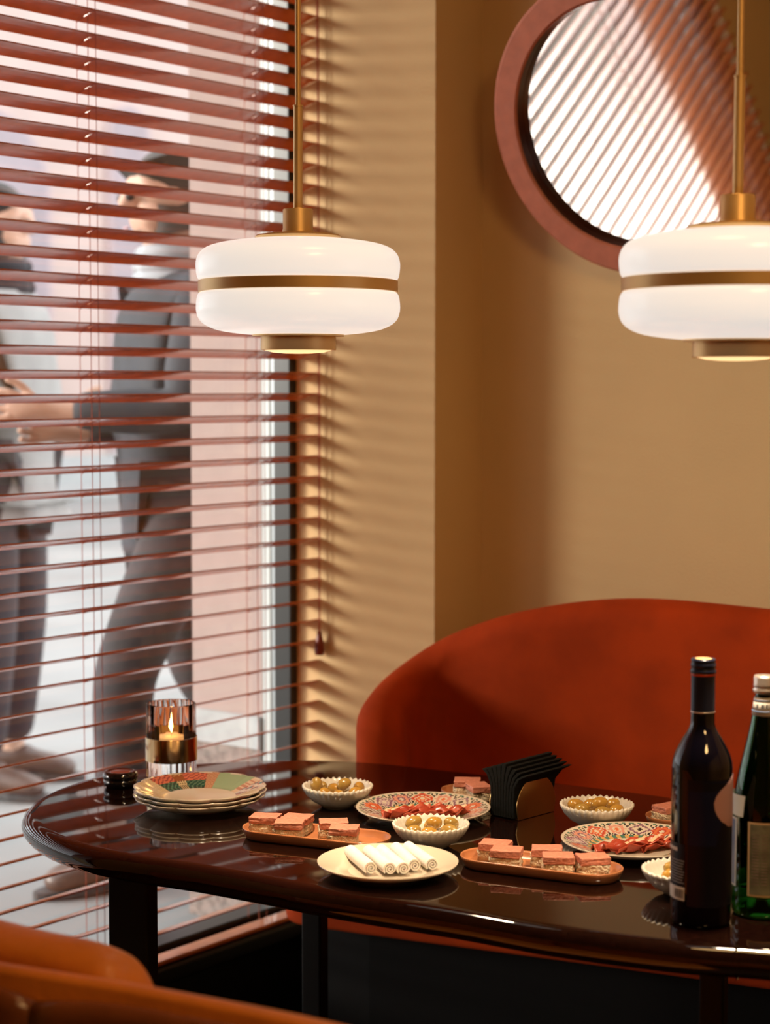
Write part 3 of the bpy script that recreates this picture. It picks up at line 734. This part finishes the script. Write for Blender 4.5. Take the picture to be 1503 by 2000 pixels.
def canape(loc, rot, label, sd, where, tilt=0.0):
    t = thing('canape', label, 'canape', loc, rot, 'canapes on the platter ' + where)
    t.rotation_euler = (0, tilt, rot)
    obj('bread', slab(0.042, 0.032, 0.0150, sd, 0.0016), 'bread', t, smooth=True)
    o = obj('pate_slice', slab(0.042, 0.033, 0.0100, sd + 99, 0.0008), 'pate', t, loc=(0.001, -0.0005, 0.0155), bevel=0.0012, rotz=random.uniform(-.08, .08))
    return t
def platter_set(L_, R_, where, label, labs_, seed, W=0.083, spots=None):
    a = on_z(L_[0], L_[1], TT + 0.014); b = on_z(R_[0], R_[1], TT + 0.014); d = b - a; c = (a + b) / 2; rot = math.atan2(d.y, d.x)
    platter(d.length, W, label, (c.x, c.y, TZ), rot)
    e1 = d.normalized(); e2 = Vector((-e1.y, e1.x, 0))
    for i, (u, v, r, tl) in enumerate(spots):
        q = c + e1 * u + e2 * v
        canape((q.x, q.y, TZ + 0.0056 + abs(math.sin(tl)) * 0.02), rot + r, labs_[i], seed + i, where, tl)
nth = ['leftmost', 'second from the left', 'third from the left', 'fourth from the left', 'fifth from the left', 'rightmost']
platter_set((479, 1611), (759, 1641), 'behind the cream plate', 'brown oblong platter of pate canapes behind the cream plate of rolls',
            ['canape with pink pate, far left on the platter behind the cream plate', 'canape with pink pate, front left on the platter behind the cream plate',
             'canape with pink pate in the middle of the back row, behind the cream plate', 'canape with pink pate, front right on the platter behind the cream plate', 'canape with pink pate, right of centre on the platter behind the cream plate'], 200,
            spots=[(-0.085, 0.002, .25, 0), (-0.036, -0.016, .30, 0), (-0.040, 0.018, .15, 0), (0.022, 0.012, .5, 0.0), (0.052, -0.016, .35, 0)])
platter_set((903, 1665), (1214, 1703), 'nearest the wine bottle', 'brown oblong platter of pate canapes in front of the napkin holder',
            ['canape with pink pate, back left on the platter before the napkin holder', 'canape with pink pate, front left on the platter before the napkin holder',
             'canape with pink pate back middle on the platter before the napkin holder', 'canape with pink pate, front middle on the platter before the napkin holder', 'canape with pink pate at the right end of the platter before the napkin holder'], 300,
            spots=[(-0.074, 0.014, .1, 0), (-0.046, -0.014, .25, 0), (0.002, 0.016, .35, 0.0), (0.030, -0.014, .4, 0), (0.074, 0.002, .55, 0)])
platter_set((868, 1537), (974, 1553), 'behind the left ham plate', 'small brown dish of pate canapes behind the left ham plate',
            ['canape with pink pate on the small dish behind the left ham plate', 'canape with pink pate tilted beside the black napkins'], 400, W=0.075, spots=[(-0.012, 0.004, .55, 0), (0.026, -0.018, -.75, 0.0)])
platter_set((1260, 1591), (1480, 1606), 'behind the wine bottle', 'small brown dish with a pate canape half hidden behind the wine bottle',
            ['canape with pink pate on the dish behind the wine bottle'], 500, W=0.075, spots=[(-0.050, 0.0, .9, 0)])

# napkin holder and napkins
q = on_z(1008, 1604, TT); q2 = on_z(1083, 1584, TT)
d = (q2 - q).normalized(); nang = math.atan2(d.y, d.x); Lh = (q2 - q).length
side = Vector((-d.y, d.x, 0))
nc = (q + q2) / 2 + side * 0.027
nh = thing('napkin_holder', 'brass napkin holder with rounded side plates full of black napkins', 'napkin holder', (nc.x, nc.y, TZ), nang)
def arch_plate(y):
    n_ = 24; r = Lh / 2; H_ = 0.064; pts_ = [(-r * 0.93, 0), (r * 0.93, 0)]
    for k in range(n_ + 1):
        t = math.pi * k / n_; pts_.append((r * math.cos(t), 0.018 + (H_ - 0.018) * math.sin(t)))
    bm = prism(pts_, -0.0012, 0.0012); bm.transform(Matrix(((1, 0, 0, 0), (0, 0, 1, y), (0, 1, 0, 0), (0, 0, 0, 1))))
    bmesh.ops.recalc_face_normals(bm, faces=bm.faces); return bm
obj('side_plate', arch_plate(-0.027), 'brass_satin', nh, bevel=0.0006); obj('side_plate', arch_plate(0.027), 'brass_satin', nh, bevel=0.0006)
obj('base_plate', BX(-Lh / 2 * 0.9, Lh / 2 * 0.9, -0.026, 0.026, 0.0, 0.002), 'brass_satin', nh)
nord = ['first', 'second', 'third', 'fourth', 'fifth', 'sixth', 'seventh', 'eighth', 'ninth']
NN = 9
for i in range(NN):
    u = i / (NN - 1) - 0.5
    bm = bmesh.new(); th = 0.0025
    rows = [(0.0, 1.0, 0.0), (0.03, 1.0, 0.0), (0.050, 1.01, 0.08), (0.067, 1.08, 0.45), (0.079 + 0.004 * (1 - abs(u) * 2), 1.15 + 0.006 * (i % 3), 1.0)]
    ring = []
    for zz, sc, fl in rows:
        y = u * (0.0420 + 0.040 * fl); hx = 0.050 * sc; xs_ = 0.012 * fl
        dz = -0.010 * abs(u) * 2 * fl
        ring.append([bm.verts.new((-hx + xs_, y - th - .0018 * fl, zz + dz)), bm.verts.new((hx + xs_, y - th - .0018 * fl, zz + dz + 0.002 * fl)), bm.verts.new((hx + xs_, y + th + .0018 * fl, zz + dz + 0.002 * fl)), bm.verts.new((-hx + xs_, y + th + .0018 * fl, zz + dz))])
    bm.faces.new(ring[0][::-1]); bm.faces.new(ring[-1])
    for a, b in zip(ring, ring[1:]):
        for k in range(4): bm.faces.new((a[k], a[(k + 1) % 4], b[(k + 1) % 4], b[k]))
    bmesh.ops.recalc_face_normals(bm, faces=bm.faces)
    o = obj('napkin', bm, 'napkin_black', None, loc=(nc.x, nc.y, TZ + 0.0022), rotz=nang, bevel=0.0012)
    tag(o, '%s folded black napkin behind the front plate of the brass napkin holder' % nord[i], 'napkin', 'black napkins in the holder')

# ================================================================== BOTTLES
def cyl_patch(cx_ang, rad, rows, n=16, lift=0.0003):
    "thin printed label on a cylinder; rows of (z, angle from, angle to), angle 0 faces the viewer, positive to the right"
    bm = bmesh.new(); g = []
    for z_, a0, a1 in rows:
        g.append([bm.verts.new(((rad + lift) * math.sin(a0 + (a1 - a0) * k / n), -(rad + lift) * math.cos(a0 + (a1 - a0) * k / n), z_)) for k in range(n + 1)])
    for a, b in zip(g, g[1:]):
        for k in range(n): bm.faces.new((a[k], a[k + 1], b[k + 1], b[k]))
    return bm
wb = tab(1367, 1800); Rb = 0.0375
wbt = thing('wine_bottle', 'dark wine bottle with navy foil neck and a mauve shape on its label', 'bottle', wb, YAW + math.atan2(-(1367 - 751), FPX))
hz = lambda y: (1803 - y) * 0.000638
pr = [(0, 0.004), (0.02, 0.002), (0.033, 0.0), (0.0362, 0.002), (Rb, 0.006), (Rb, 0.196)]
for yy, hw in ((1485, 58), (1470, 54), (1455, 47), (1440, 39), (1428, 31), (1418, 26), (1410, 23.7)): pr.append((hw * 0.000636, hz(yy)))
pr += [(0.0148, hz(1388)), (0.0142, hz(1320)), (0, hz(1320))]
obj('bottle_body', lathe(pr, 72), 'wine_glass', wbt, smooth=True)
obj('foil', lathe([(0.0152, hz(1388)), (0.0150, hz(1385)), (0.0148, hz(1316)), (0.0148, hz(1315)), (0.013, hz(1315))], 48), 'wine_foil', wbt, smooth=True)
obj('foil_edge', lathe([(0.0152, hz(1388)), (0.0154, hz(1387.5)), (0.0154, hz(1386)), (0.0151, hz(1385.5))], 48), 'cap_silver', wbt, smooth=True)
obj('cap_ring', lathe([(0.0149, hz(1316)), (0.0156, hz(1315.5)), (0.0156, hz(1312)), (0.0149, hz(1311))], 48), 'label_red', wbt, smooth=True)
obj('screw_cap', lathe([(0.0145, hz(1312)), (0.0160, hz(1311)), (0.0162, hz(1306)), (0.0150, hz(1303)), (0.0150, hz(1300)), (0.0157, hz(1298)), (0.0157, hz(1294)), (0.0149, hz(1291)), (0.0149, hz(1288)), (0.0152, hz(1286)), (0.0146, hz(1283.5)), (0, hz(1283.5))], 48), 'wine_foil', wbt, smooth=True)
obj('neck_rim', lathe([(0.0100, hz(1283.4)), (0.0100, hz(1283.1)), (0, hz(1283.1))], 32), 'brass', wbt)
pa = lambda x: math.asin(max(-1, min(1, (x - 1367) / 59.0)))
obj('front_label', cyl_patch(0, Rb, [(hz(1760), pa(1340), 2.4), (hz(1512), pa(1340), 2.4)], 30), 'wine_label', wbt, smooth=True)
obj('label_band', cyl_patch(0, Rb, [(hz(1640), pa(1342), 0.5), (hz(1600), pa(1342), 0.7), (hz(1560), pa(1342), 0.75), (hz(1535), pa(1342), 0.8), (hz(1515), pa(1370), 1.0)], 20, 0.0005), 'wine_label_blue', wbt, smooth=True)
mv = [(1616, 1426), (1605, 1417), (1592, 1404), (1580, 1396), (1568, 1391.5), (1555, 1390), (1543, 1394), (1532, 1402), (1522, 1413), (1512, 1421), (1505, 1426)]
obj('label_shape', cyl_patch(0, Rb, [(hz(y), pa(x), 2.0 - 0.4 * abs(y - 1560) / 56) for y, x in mv], 20, 0.0007), 'label_mauve', wbt, smooth=True)
bl_ = obj('back_label', cyl_patch(0, Rb, [(hz(1752), -1.6, pa(1336)), (hz(1640), -1.6, pa(1336))], 14), 'wine_label', wbt, smooth=True)
bm = cyl_patch(0, Rb, [(hz(1655), -1.5, pa(1322)), (hz(1648), -1.5, pa(1322))], 8, 0.0006)
obj('label_heading', bm, 'label_white', bl_, smooth=True)
bm = bmesh.new()
for k in range(9):
    y = 1672 + k * 5.4
    g = cyl_patch(0, Rb, [(hz(y + 1.3), -1.5, pa(1335 - (k * 5) % 4)), (hz(y), -1.5, pa(1335 - (k * 5) % 4))], 8, 0.0006); me = bpy.data.meshes.new('t'); g.to_mesh(me); g.free(); bm.from_mesh(me); bpy.data.meshes.remove(me)
obj('label_text_lines', bm, 'shirt_grey', bl_, smooth=True)
obj('barcode_field', cyl_patch(0, Rb, [(hz(1750), -1.5, pa(1336)), (hz(1724), -1.5, pa(1336))], 12, 0.0006), 'label_white', bl_, smooth=True)
bm = bmesh.new(); x = 1318.0
for k, wd in enumerate((1.2, .6, 1.5, .6, .9, 1.8, .6, 1.2, .6)):
    g = cyl_patch(0, Rb, [(hz(1746), pa(x), pa(x + wd)), (hz(1729), pa(x), pa(x + wd))], 1, 0.0008); me = bpy.data.meshes.new('t'); g.to_mesh(me); g.free(); bm.from_mesh(me); bpy.data.meshes.remove(me); x += wd + 0.9
obj('barcode_bars', bm, 'label_ink', bl_)

gb = tab(1487, 1783); Rg = 0.0385
gbt = thing('water_bottle', 'green glass mineral water bottle with silver cap at the right edge of the table', 'bottle', gb, YAW + math.atan2(-(1487 - 751), FPX))
SG = 2.345 / 3600; hg = lambda y: (1790 - y) * SG
hwp = [(1790, 50), (1788, 55), (1782, 58.5), (1776, 59), (1590, 59), (1560, 57), (1530, 52.5), (1500, 46), (1470, 39), (1440, 32), (1410, 26), (1385, 22), (1365, 19), (1350, 18.2)]
pr = [(0, 0.006), (0.025, 0.003)] + [(hw * SG, hg(y)) for y, hw in hwp] + [(0.011, hg(1345)), (0.0095, hg(1350))]
pr += [((hw - 4.5) * SG, hg(y)) for y, hw in reversed(hwp[3:])] + [(0.02, 0.010), (0, 0.012)]
obj('bottle_body', lathe(pr, 72), 'green_glass', gbt, smooth=True)
obj('water', lathe([(0, 0.0125), (0.02, 0.0125), (0.0345, 0.018), ((59 - 4.8) * SG, hg(1590)), ((57 - 4.8) * SG, hg(1577)), (0, hg(1577))], 48), 'green_glass', gbt, smooth=True)
obj('screw_cap', lathe([(0.0128, hg(1357)), (0.0148, hg(1356)), (0.0152, hg(1350)), (0.0142, hg(1347)), (0.0142, hg(1344)), (0.0146, hg(1342)), (0.0142, hg(1339)), (0.0142, hg(1327)), (0.0136, hg(1323)), (0, hg(1323))], 48), 'cap_silver', gbt, smooth=True)
obj('neck_label', lathe([(0.0136, hg(1400)), (0.0161, hg(1399.5)), (0.0132, hg(1364.5)), (0.0120, hg(1364))], 48), 'label_white', gbt, smooth=True)
bm = lathe([(0.0159, hg(1392)), (0.0161, hg(1391.5)), (0.0160, hg(1390)), (0.0156, hg(1389.8))], 48); lathe([(0.0139, hg(1371)), (0.0142, hg(1370.7)), (0.0141, hg(1369)), (0.0136, hg(1368.6))], 48, bm=bm)
obj('neck_label_lines', bm, 'label_blue', gbt, smooth=True)
def neck_mark(a0, a1, y0, y1):
    r0 = 0.0161 - (1399.5 - y0) / 35 * 0.0029; r1 = 0.0161 - (1399.5 - y1) / 35 * 0.0029
    bm = bmesh.new(); g = []
    for z_, r in ((hg(y0), r0), (hg(y1), r1)):
        g.append([bm.verts.new(((r + .0002) * math.sin(a0 + (a1 - a0) * k / 4), -(r + .0002) * math.cos(a0 + (a1 - a0) * k / 4), z_)) for k in range(5)])
    for k in range(4): bm.faces.new((g[0][k], g[0][k + 1], g[1][k + 1], g[1][k]))
    return bm
bm = bmesh.new()
for a0, a1 in ((-.75, -.6), (-.3, -.15), (-.12, -.02), (.1, .25), (.3, .36), (.45, .6)):
    g = neck_mark(a0, a1, 1385, 1377); me = bpy.data.meshes.new('t'); g.to_mesh(me); g.free(); bm.from_mesh(me); bpy.data.meshes.remove(me)
obj('neck_label_marks', bm, 'label_ink', gbt)
pg = lambda x: math.asin(max(-1, min(1, (x - 1487) / 59.0)))
obj('front_label', cyl_patch(0, Rg, [(hg(1744), pg(1459), 0.95), (hg(1599), pg(1459), 0.95)], 20, 0.0004), 'label_tan', gbt, smooth=True)
obj('label_field', cyl_patch(0, Rg, [(hg(1740), pg(1463), 0.88), (hg(1603), pg(1463), 0.88)], 20, 0.0007), 'label_dark', gbt, smooth=True)
bm = bmesh.new()
for k in range(17):
    y = 1622 + k * 6
    for a0, a1 in ((pg(1467), pg(1480)), (pg(1484), pg(1496))):
        g = cyl_patch(0, Rg, [(hg(y + 2), a0, a1), (hg(y), a0, a1)], 3, 0.0009); me = bpy.data.meshes.new('t'); g.to_mesh(me); g.free(); bm.from_mesh(me); bpy.data.meshes.remove(me)
obj('label_text_lines', bm, 'granite', gbt)
o = obj('side_label', cyl_patch(0, Rg, [(hg(1732), -1.95, pg(1437)), (hg(1597), -1.95, pg(1438))], 12, 0.0004), 'label_white', gbt, smooth=True)
obj('label_border', cyl_patch(0, Rg, [(hg(1728), -1.8, pg(1434.6)), (hg(1601), -1.8, pg(1435))], 12, 0.0006), 'label_blue', o, smooth=True)
obj('tax_strip', cyl_patch(0, Rg, [(hg(1593), -1.95, pg(1449)), (hg(1551), -1.95, pg(1453))], 12, 0.0004), 'label_white', gbt, smooth=True)

# ================================================================== CANDLE HOLDER
cb = tab(335, 1518); Rc = 0.0425
chd = thing('candle_holder', 'fluted glass candle holder with a brass band, glowing beside the plate stack', 'candle holder', cb)
nfl = 24
obj('fluted_glass', lathe([(0, 0), (Rc - 0.004, 0), (Rc - 0.001, 0.002), (Rc - 0.001, 0.127), (Rc - 0.0025, 0.1285), (Rc - 0.0055, 0.127), (Rc - 0.0055, 0.036), (Rc - 0.009, 0.034), (0, 0.034)], nfl * 10,
    lambda i, r, t: r + (0.0011 * abs(math.sin(nfl * t / 2)) * 1.6 - 0.0006 if i in (2, 3) else 0)), 'clear_glass', chd, smooth=True)
obj('brass_band', lathe([(Rc - 0.0002, 0.031), (Rc + 0.0016, 0.031), (Rc + 0.0016, 0.071), (Rc - 0.0002, 0.071), (Rc - 0.0002, 0.031)], 96), 'brass_polished', chd)
cd = thing('candle', 'short lit candle burning inside the fluted glass holder', 'candle', (cb.x, cb.y, TZ + 0.0345))
obj('wax', lathe([(0, 0), (0.0195, 0), (0.020, 0.002), (0.020, 0.031), (0.019, 0.033), (0, 0.032)], 40), 'wax', cd, smooth=True)
bm = bmesh.new(); tube(bm, [(0, 0, 0.032), (0.0005, 0, 0.041)], 0.0007, 6); obj('wick', bm, 'black_metal', cd)
obj('flame', lathe([(0, 0.038), (0.003, 0.041), (0.0048, 0.047), (0.0044, 0.054), (0.0026, 0.063), (0.0008, 0.070), (0, 0.072)], 20), 'flame', cd, smooth=True)

# small black pot at the far left
pb = tab(235, 1536)
pt = thing('lidded_pot', 'small round black lidded pot left of the plate stack', 'pot', pb)
obj('body', lathe([(0, 0), (0.023, 0), (0.0265, 0.003), (0.0285, 0.009), (0.0278, 0.014), (0, 0.014)], 48), 'black_gloss', pt, smooth=True)
obj('lid', lathe([(0, 0.0142), (0.0282, 0.0142), (0.0295, 0.017), (0.0290, 0.022), (0.0260, 0.0258), (0.0225, 0.0265), (0.020, 0.0255), (0, 0.0250)], 48), 'black_gloss', pt, smooth=True)
obj('lid_inlay', lathe([(0, 0.0262), (0.0165, 0.0260), (0.018, 0.0252), (0, 0.0252)], 40), 'pot_red', pt, smooth=True)

# ================================================================== PEOPLE ON THE STREET
def skin(name, J, E, m, parent, root=None, sub=2, loc=(0, 0, 0)):
    names = list(J); idx = {k: i for i, k in enumerate(names)}
    me = bpy.data.meshes.new(name); me.from_pydata([J[k][:3] for k in names], [(idx[a], idx[b]) for a, b in E], []); me.update()
    o = bpy.data.objects.new(name, me); C.objects.link(o); me.materials.append(M[m]); o.parent = parent
    md = o.modifiers.new('skin', 'SKIN'); md.use_smooth_shade = True
    sv = me.skin_vertices[0].data
    for i, k in enumerate(names):
        r = J[k][3]; sv[i].radius = (r, r) if not isinstance(r, tuple) else r
        sv[i].use_root = (k == (root or names[0]))
    s = o.modifiers.new('sub', 'SUBSURF'); s.levels = sub; s.render_levels = sub
    return o
def chain(J, E, pre, pts, r0, start):
    last = start
    for i, (p, r) in enumerate(pts):
        k = '%s%d' % (pre, i); J[k] = (*p, r); E.append((last, k)); last = k
    return last
def person(label, loc, rotz, pose, cols, scale=1.0):
    "local frame: +X forward, +Y left, Z up; pose holds the joints"
    t = thing('person', label, 'person', loc, rotz); t.scale = (scale,) * 3
    P = pose; J = {}; E = []
    J['pel'] = (*P['pel'], 0.13); J['wai'] = (*P['wai'], 0.12); J['che'] = (*P['che'], 0.125); J['nb'] = (*P['neck'], 0.058); J['nt'] = (P['neck'][0] + .012, P['neck'][1], P['neck'][2] + 0.07, 0.056)
    hx, hy, hz_ = P['head']
    J['h1'] = (hx - 0.005, hy, hz_ - 0.03, 0.078); J['h2'] = (hx - 0.012, hy, hz_ + 0.045, 0.090); J['h3'] = (hx - 0.012, hy, hz_ + 0.10, 0.062)
    J['jaw'] = (hx + 0.055, hy, hz_ - 0.068, 0.034); J['nose'] = (hx + 0.102, hy, hz_ - 0.004, 0.011); J['brow'] = (hx + 0.062, hy, hz_ + 0.030, 0.040)
    E += [('pel', 'wai'), ('wai', 'che'), ('che', 'nb'), ('nb', 'nt'), ('nt', 'h1'), ('h1', 'h2'), ('h2', 'h3'), ('h1', 'jaw'), ('h2', 'brow'), ('brow', 'nose')]
    for s in (1, -1):
        sd = 'L' if s > 0 else 'R'
        J['ear' + sd] = (hx - 0.012, hy + s * 0.090, hz_ + 0.0, 0.016); E.append(('h2', 'ear' + sd))
        sh, el, wr, hd = P['arm' + sd]
        last = chain(J, E, 'a' + sd, [(sh, .060), (tuple((a + b) / 2 for a, b in zip(sh, el)), .050), (el, .042), (tuple((a + b) / 2 for a, b in zip(el, wr)), .038), (wr, .027), (hd, (.020, .038))], 0, 'che')
        W = Vector(wr); Hd = Vector(hd); f = (Hd - W).normalized(); up = Vector((0, 0, 1)); si = f.cross(up).normalized()
        if si.length < .1: si = Vector((0, 1, 0))
        u2 = si.cross(f)
        for q, (o_, Lf) in enumerate(((-.030, .062), (-.010, .074), (.010, .070), (.029, .054))):
            b0 = Hd + f * 0.030 + u2 * o_ * 1.0; J['f%s%d' % (sd, q)] = (*b0, .0095); E.append((last, 'f%s%d' % (sd, q)))
            b1 = b0 + (f * .92 + si * s * .25).normalized() * Lf * .5; b2 = b1 + (f * .6 + si * s * .75).normalized() * Lf * .5
            chain(J, E, 'g%s%d' % (sd, q), [(tuple(b1), .0088), (tuple(b2), .0075)], 0, 'f%s%d' % (sd, q))
        th = Hd + u2 * -.0 + u2 * .036 - f * .01; chain(J, E, 'th' + sd, [(tuple(th), .011), (tuple(th + (f + u2 * .6).normalized() * .034), .010), (tuple(th + (f * 1.2 + u2 * .5).normalized() * .06), .008)], 0, last)
        hp, kn, an, to = P['leg' + sd]
        chain(J, E, 'l' + sd, [(hp, .090), (tuple((a + b) / 2 for a, b in zip(hp, kn)), .078), (kn, .056), (tuple((a * .6 + b * .4) for a, b in zip(kn, an)), .052), (an, .038), ((an[0] + .03, an[1], max(.045, an[2] - .05)), .038), (to, .030)], 0, 'pel')
    skin('body', J, E, cols['skin'], t, 'pel')
    # jacket
    J2 = {}; E2 = []
    J2['w'] = (P['pel'][0], P['pel'][1], P['pel'][2] + .02, (.165, .175)); J2['hem'] = (P['pel'][0] - .005, P['pel'][1], P['pel'][2] - P.get('hem', .13), (.175, .185))
    J2['wa'] = (*P['wai'], (.15, .16)); J2['c'] = (*P['che'], (.160, .180)); J2['u'] = (P['neck'][0] - .005, P['neck'][1], P['neck'][2] - .07, (.125, .140)); J2['n'] = (P['neck'][0], P['neck'][1], P['neck'][2] + .01, .086)
    E2 += [('w', 'hem'), ('w', 'wa'), ('wa', 'c'), ('c', 'u'), ('u', 'n')]
    for s in (1, -1):
        sd = 'L' if s > 0 else 'R'; sh, el, wr, hd = P['arm' + sd]
        chain(J2, E2, 'a' + sd, [(sh, .080), (tuple((a + b) / 2 for a, b in zip(sh, el)), .070), (el, .062), (tuple((a + b) / 2 for a, b in zip(el, wr)), .055), (tuple(a * .12 + b * .88 for a, b in zip(el, wr)), .044)], 0, 'c')
    skin('jacket', J2, E2, cols['jacket'], t, 'w')
    J3 = {'p': (P['pel'][0], P['pel'][1], P['pel'][2] - .01, (.135, .155))}; E3 = []
    for s in (1, -1):
        sd = 'L' if s > 0 else 'R'; hp, kn, an, to = P['leg' + sd]
        chain(J3, E3, 'l' + sd, [(hp, .108), (tuple((a + b) / 2 for a, b in zip(hp, kn)), .098), (kn, .080), (tuple((a + b) / 2 for a, b in zip(kn, an)), .074), ((an[0], an[1], an[2] + .01), .064)], 0, 'p')
    skin('trousers', J3, E3, cols['trousers'], t, 'p')
    for s in (1, -1):
        sd = 'L' if s > 0 else 'R'; hp, kn, an, to = P['leg' + sd]; A = Vector((an[0], an[1], 0)); Tn = Vector((to[0], to[1], 0)); f = (Tn - A).normalized()
        zb = min(an[2] - .085, to[2] - .03); 
        pitch = math.atan2(an[2] - .085 - (to[2] - .03), (Tn - A).length)
        def pt_(d_, z_): q_ = A + f * d_; return (q_.x, q_.y, to[2] - .03 + z_ + math.tan(pitch) * ((Tn - A).length - d_))
        Js = {'a': (*pt_(-.02, .085), .052), 'h': (*pt_(-.045, .045), (.042, .043)), 'm': (*pt_(.05, .048), (.046, .040)), 'b': (*pt_(.14, .040), (.050, .034)), 't': (*pt_(.20, .034), (.038, .027))}
        sh_ = skin('shoe', Js, [('a', 'm'), ('a', 'h'), ('m', 'b'), ('b', 't')], cols['shoe'], t, 'a')
        bm = bmesh.new(); pl_ = []
        for k in range(24):
            a = 2 * math.pi * k / 24; dx = .07 + .155 * math.cos(a); wy = (.048 if math.cos(a) > 0 else .040) * math.sin(a)
            q_ = A + f * dx + Vector((-f.y, f.x, 0)) * wy; pl_.append((q_, dx))
        vb = [bm.verts.new((q.x, q.y, to[2] - .03 + .0 + math.tan(pitch) * ((Tn - A).length - dx))) for q, dx in pl_]; vt = [bm.verts.new((v.co.x, v.co.y, v.co.z + .020)) for v in vb]
        bm.faces.new(vb[::-1]); bm.faces.new(vt)
        for k in range(24): bm.faces.new((vb[k], vb[(k + 1) % 24], vt[(k + 1) % 24], vt[k]))
        bmesh.ops.recalc_face_normals(bm, faces=bm.faces); obj('sole', bm, 'shoe_sole', sh_)
    # hair
    Jh = {'c': (hx - .050, hy, hz_ - .035, .062), 'a': (hx - .036, hy, hz_ + .035, .092), 'b': (hx - .014, hy, hz_ + .105, .084), 'd': (hx - .004, hy, hz_ + .145, .040)}
    skin('hair', Jh, [('c', 'a'), ('a', 'b'), ('b', 'd')], cols['hair'], t, 'a')
    nk = P['neck']; bm = bmesh.new()
    for k, (rr, zz) in enumerate(((.082, -.02), (.080, .01), (.074, .04))): tube(bm, [(nk[0] + .008 + rr * math.cos(a_ * math.pi / 8), nk[1] + rr * 1.02 * math.sin(a_ * math.pi / 8), nk[2] + zz) for a_ in range(17)], .021, 8)
    obj('scarf', bm, cols['scarf'], t, smooth=True)
    # eyes and mouth
    for s in (1, -1):
        bm = bmesh.new(); bmesh.ops.create_icosphere(bm, subdivisions=2, radius=.011); obj('eye', bm, 'hair_dark', t, smooth=True, loc=(hx + .088, hy + s * .030, hz_ + .020))
    bm = bmesh.new(); bmesh.ops.create_icosphere(bm, subdivisions=2, radius=.012); bm.transform(Matrix.Diagonal((.5, 1.7, .35, 1))); obj('mouth', bm, 'label_mauve', t, smooth=True, loc=(hx + .087, hy, hz_ - .052))
    return t
g_pt = Vector((-0.62, 0.28, ST))
pose1 = dict(pel=(0, 0, .93), wai=(.0, 0, 1.08), che=(.02, 0, 1.29), neck=(.02, 0, 1.45), head=(.06, 0, 1.60), hem=.16,
    armR=((.02, -.19, 1.38), (-.03, -.25, 1.10), (.23, -.20, 1.06), (.30, -.18, 1.07)), armL=((.02, .19, 1.38), (.10, .25, 1.12), (.36, .12, 1.12), (.43, .10, 1.13)),
    legL=((0.02, .09, .88), (.20, .10, .50), (.20, .10, .10), (.34, .11, .035)), legR=((-0.01, -.09, .88), (-.06, -.10, .48), (-.30, -.10, .15), (-.17, -.11, .035)))
man = person('person in a dark jacket walking left on the pavement, arms bent forward', g_pt, math.radians(-116), pose1, dict(skin='skin', jacket='navy', scarf='shirt_grey', trousers='charcoal', shoe='shoe_brown', hair='hair_dark'), 1.0)
pose2 = dict(pel=(0, 0, .95), wai=(.0, 0, 1.10), che=(.0, 0, 1.31), neck=(.01, 0, 1.48), head=(.03, 0, 1.62), hem=.10,
    armR=((.0, -.20, 1.41), (.02, -.26, 1.12), (.27, -.20, 1.10), (.35, -.17, 1.11)), armL=((.0, .20, 1.41), (-.02, .26, 1.12), (.22, .22, 1.08), (.30, .20, 1.09)),
    legL=((0, .10, .90), (.02, .12, .50), (-.02, .12, .10), (.12, .14, .035)), legR=((0, -.10, .90), (.03, -.12, .50), (0, -.12, .10), (.14, -.14, .035)))
woman = person('person in light grey coat and dark trousers standing outside at the left edge', Vector((-1.68, 0.60, ST)), math.radians(25), pose2, dict(skin='skin', jacket='coat_grey', scarf='charcoal', trousers='charcoal', shoe='shoe_brown', hair='hair_dark'), 1.0)

bpy.context.view_layer.update()
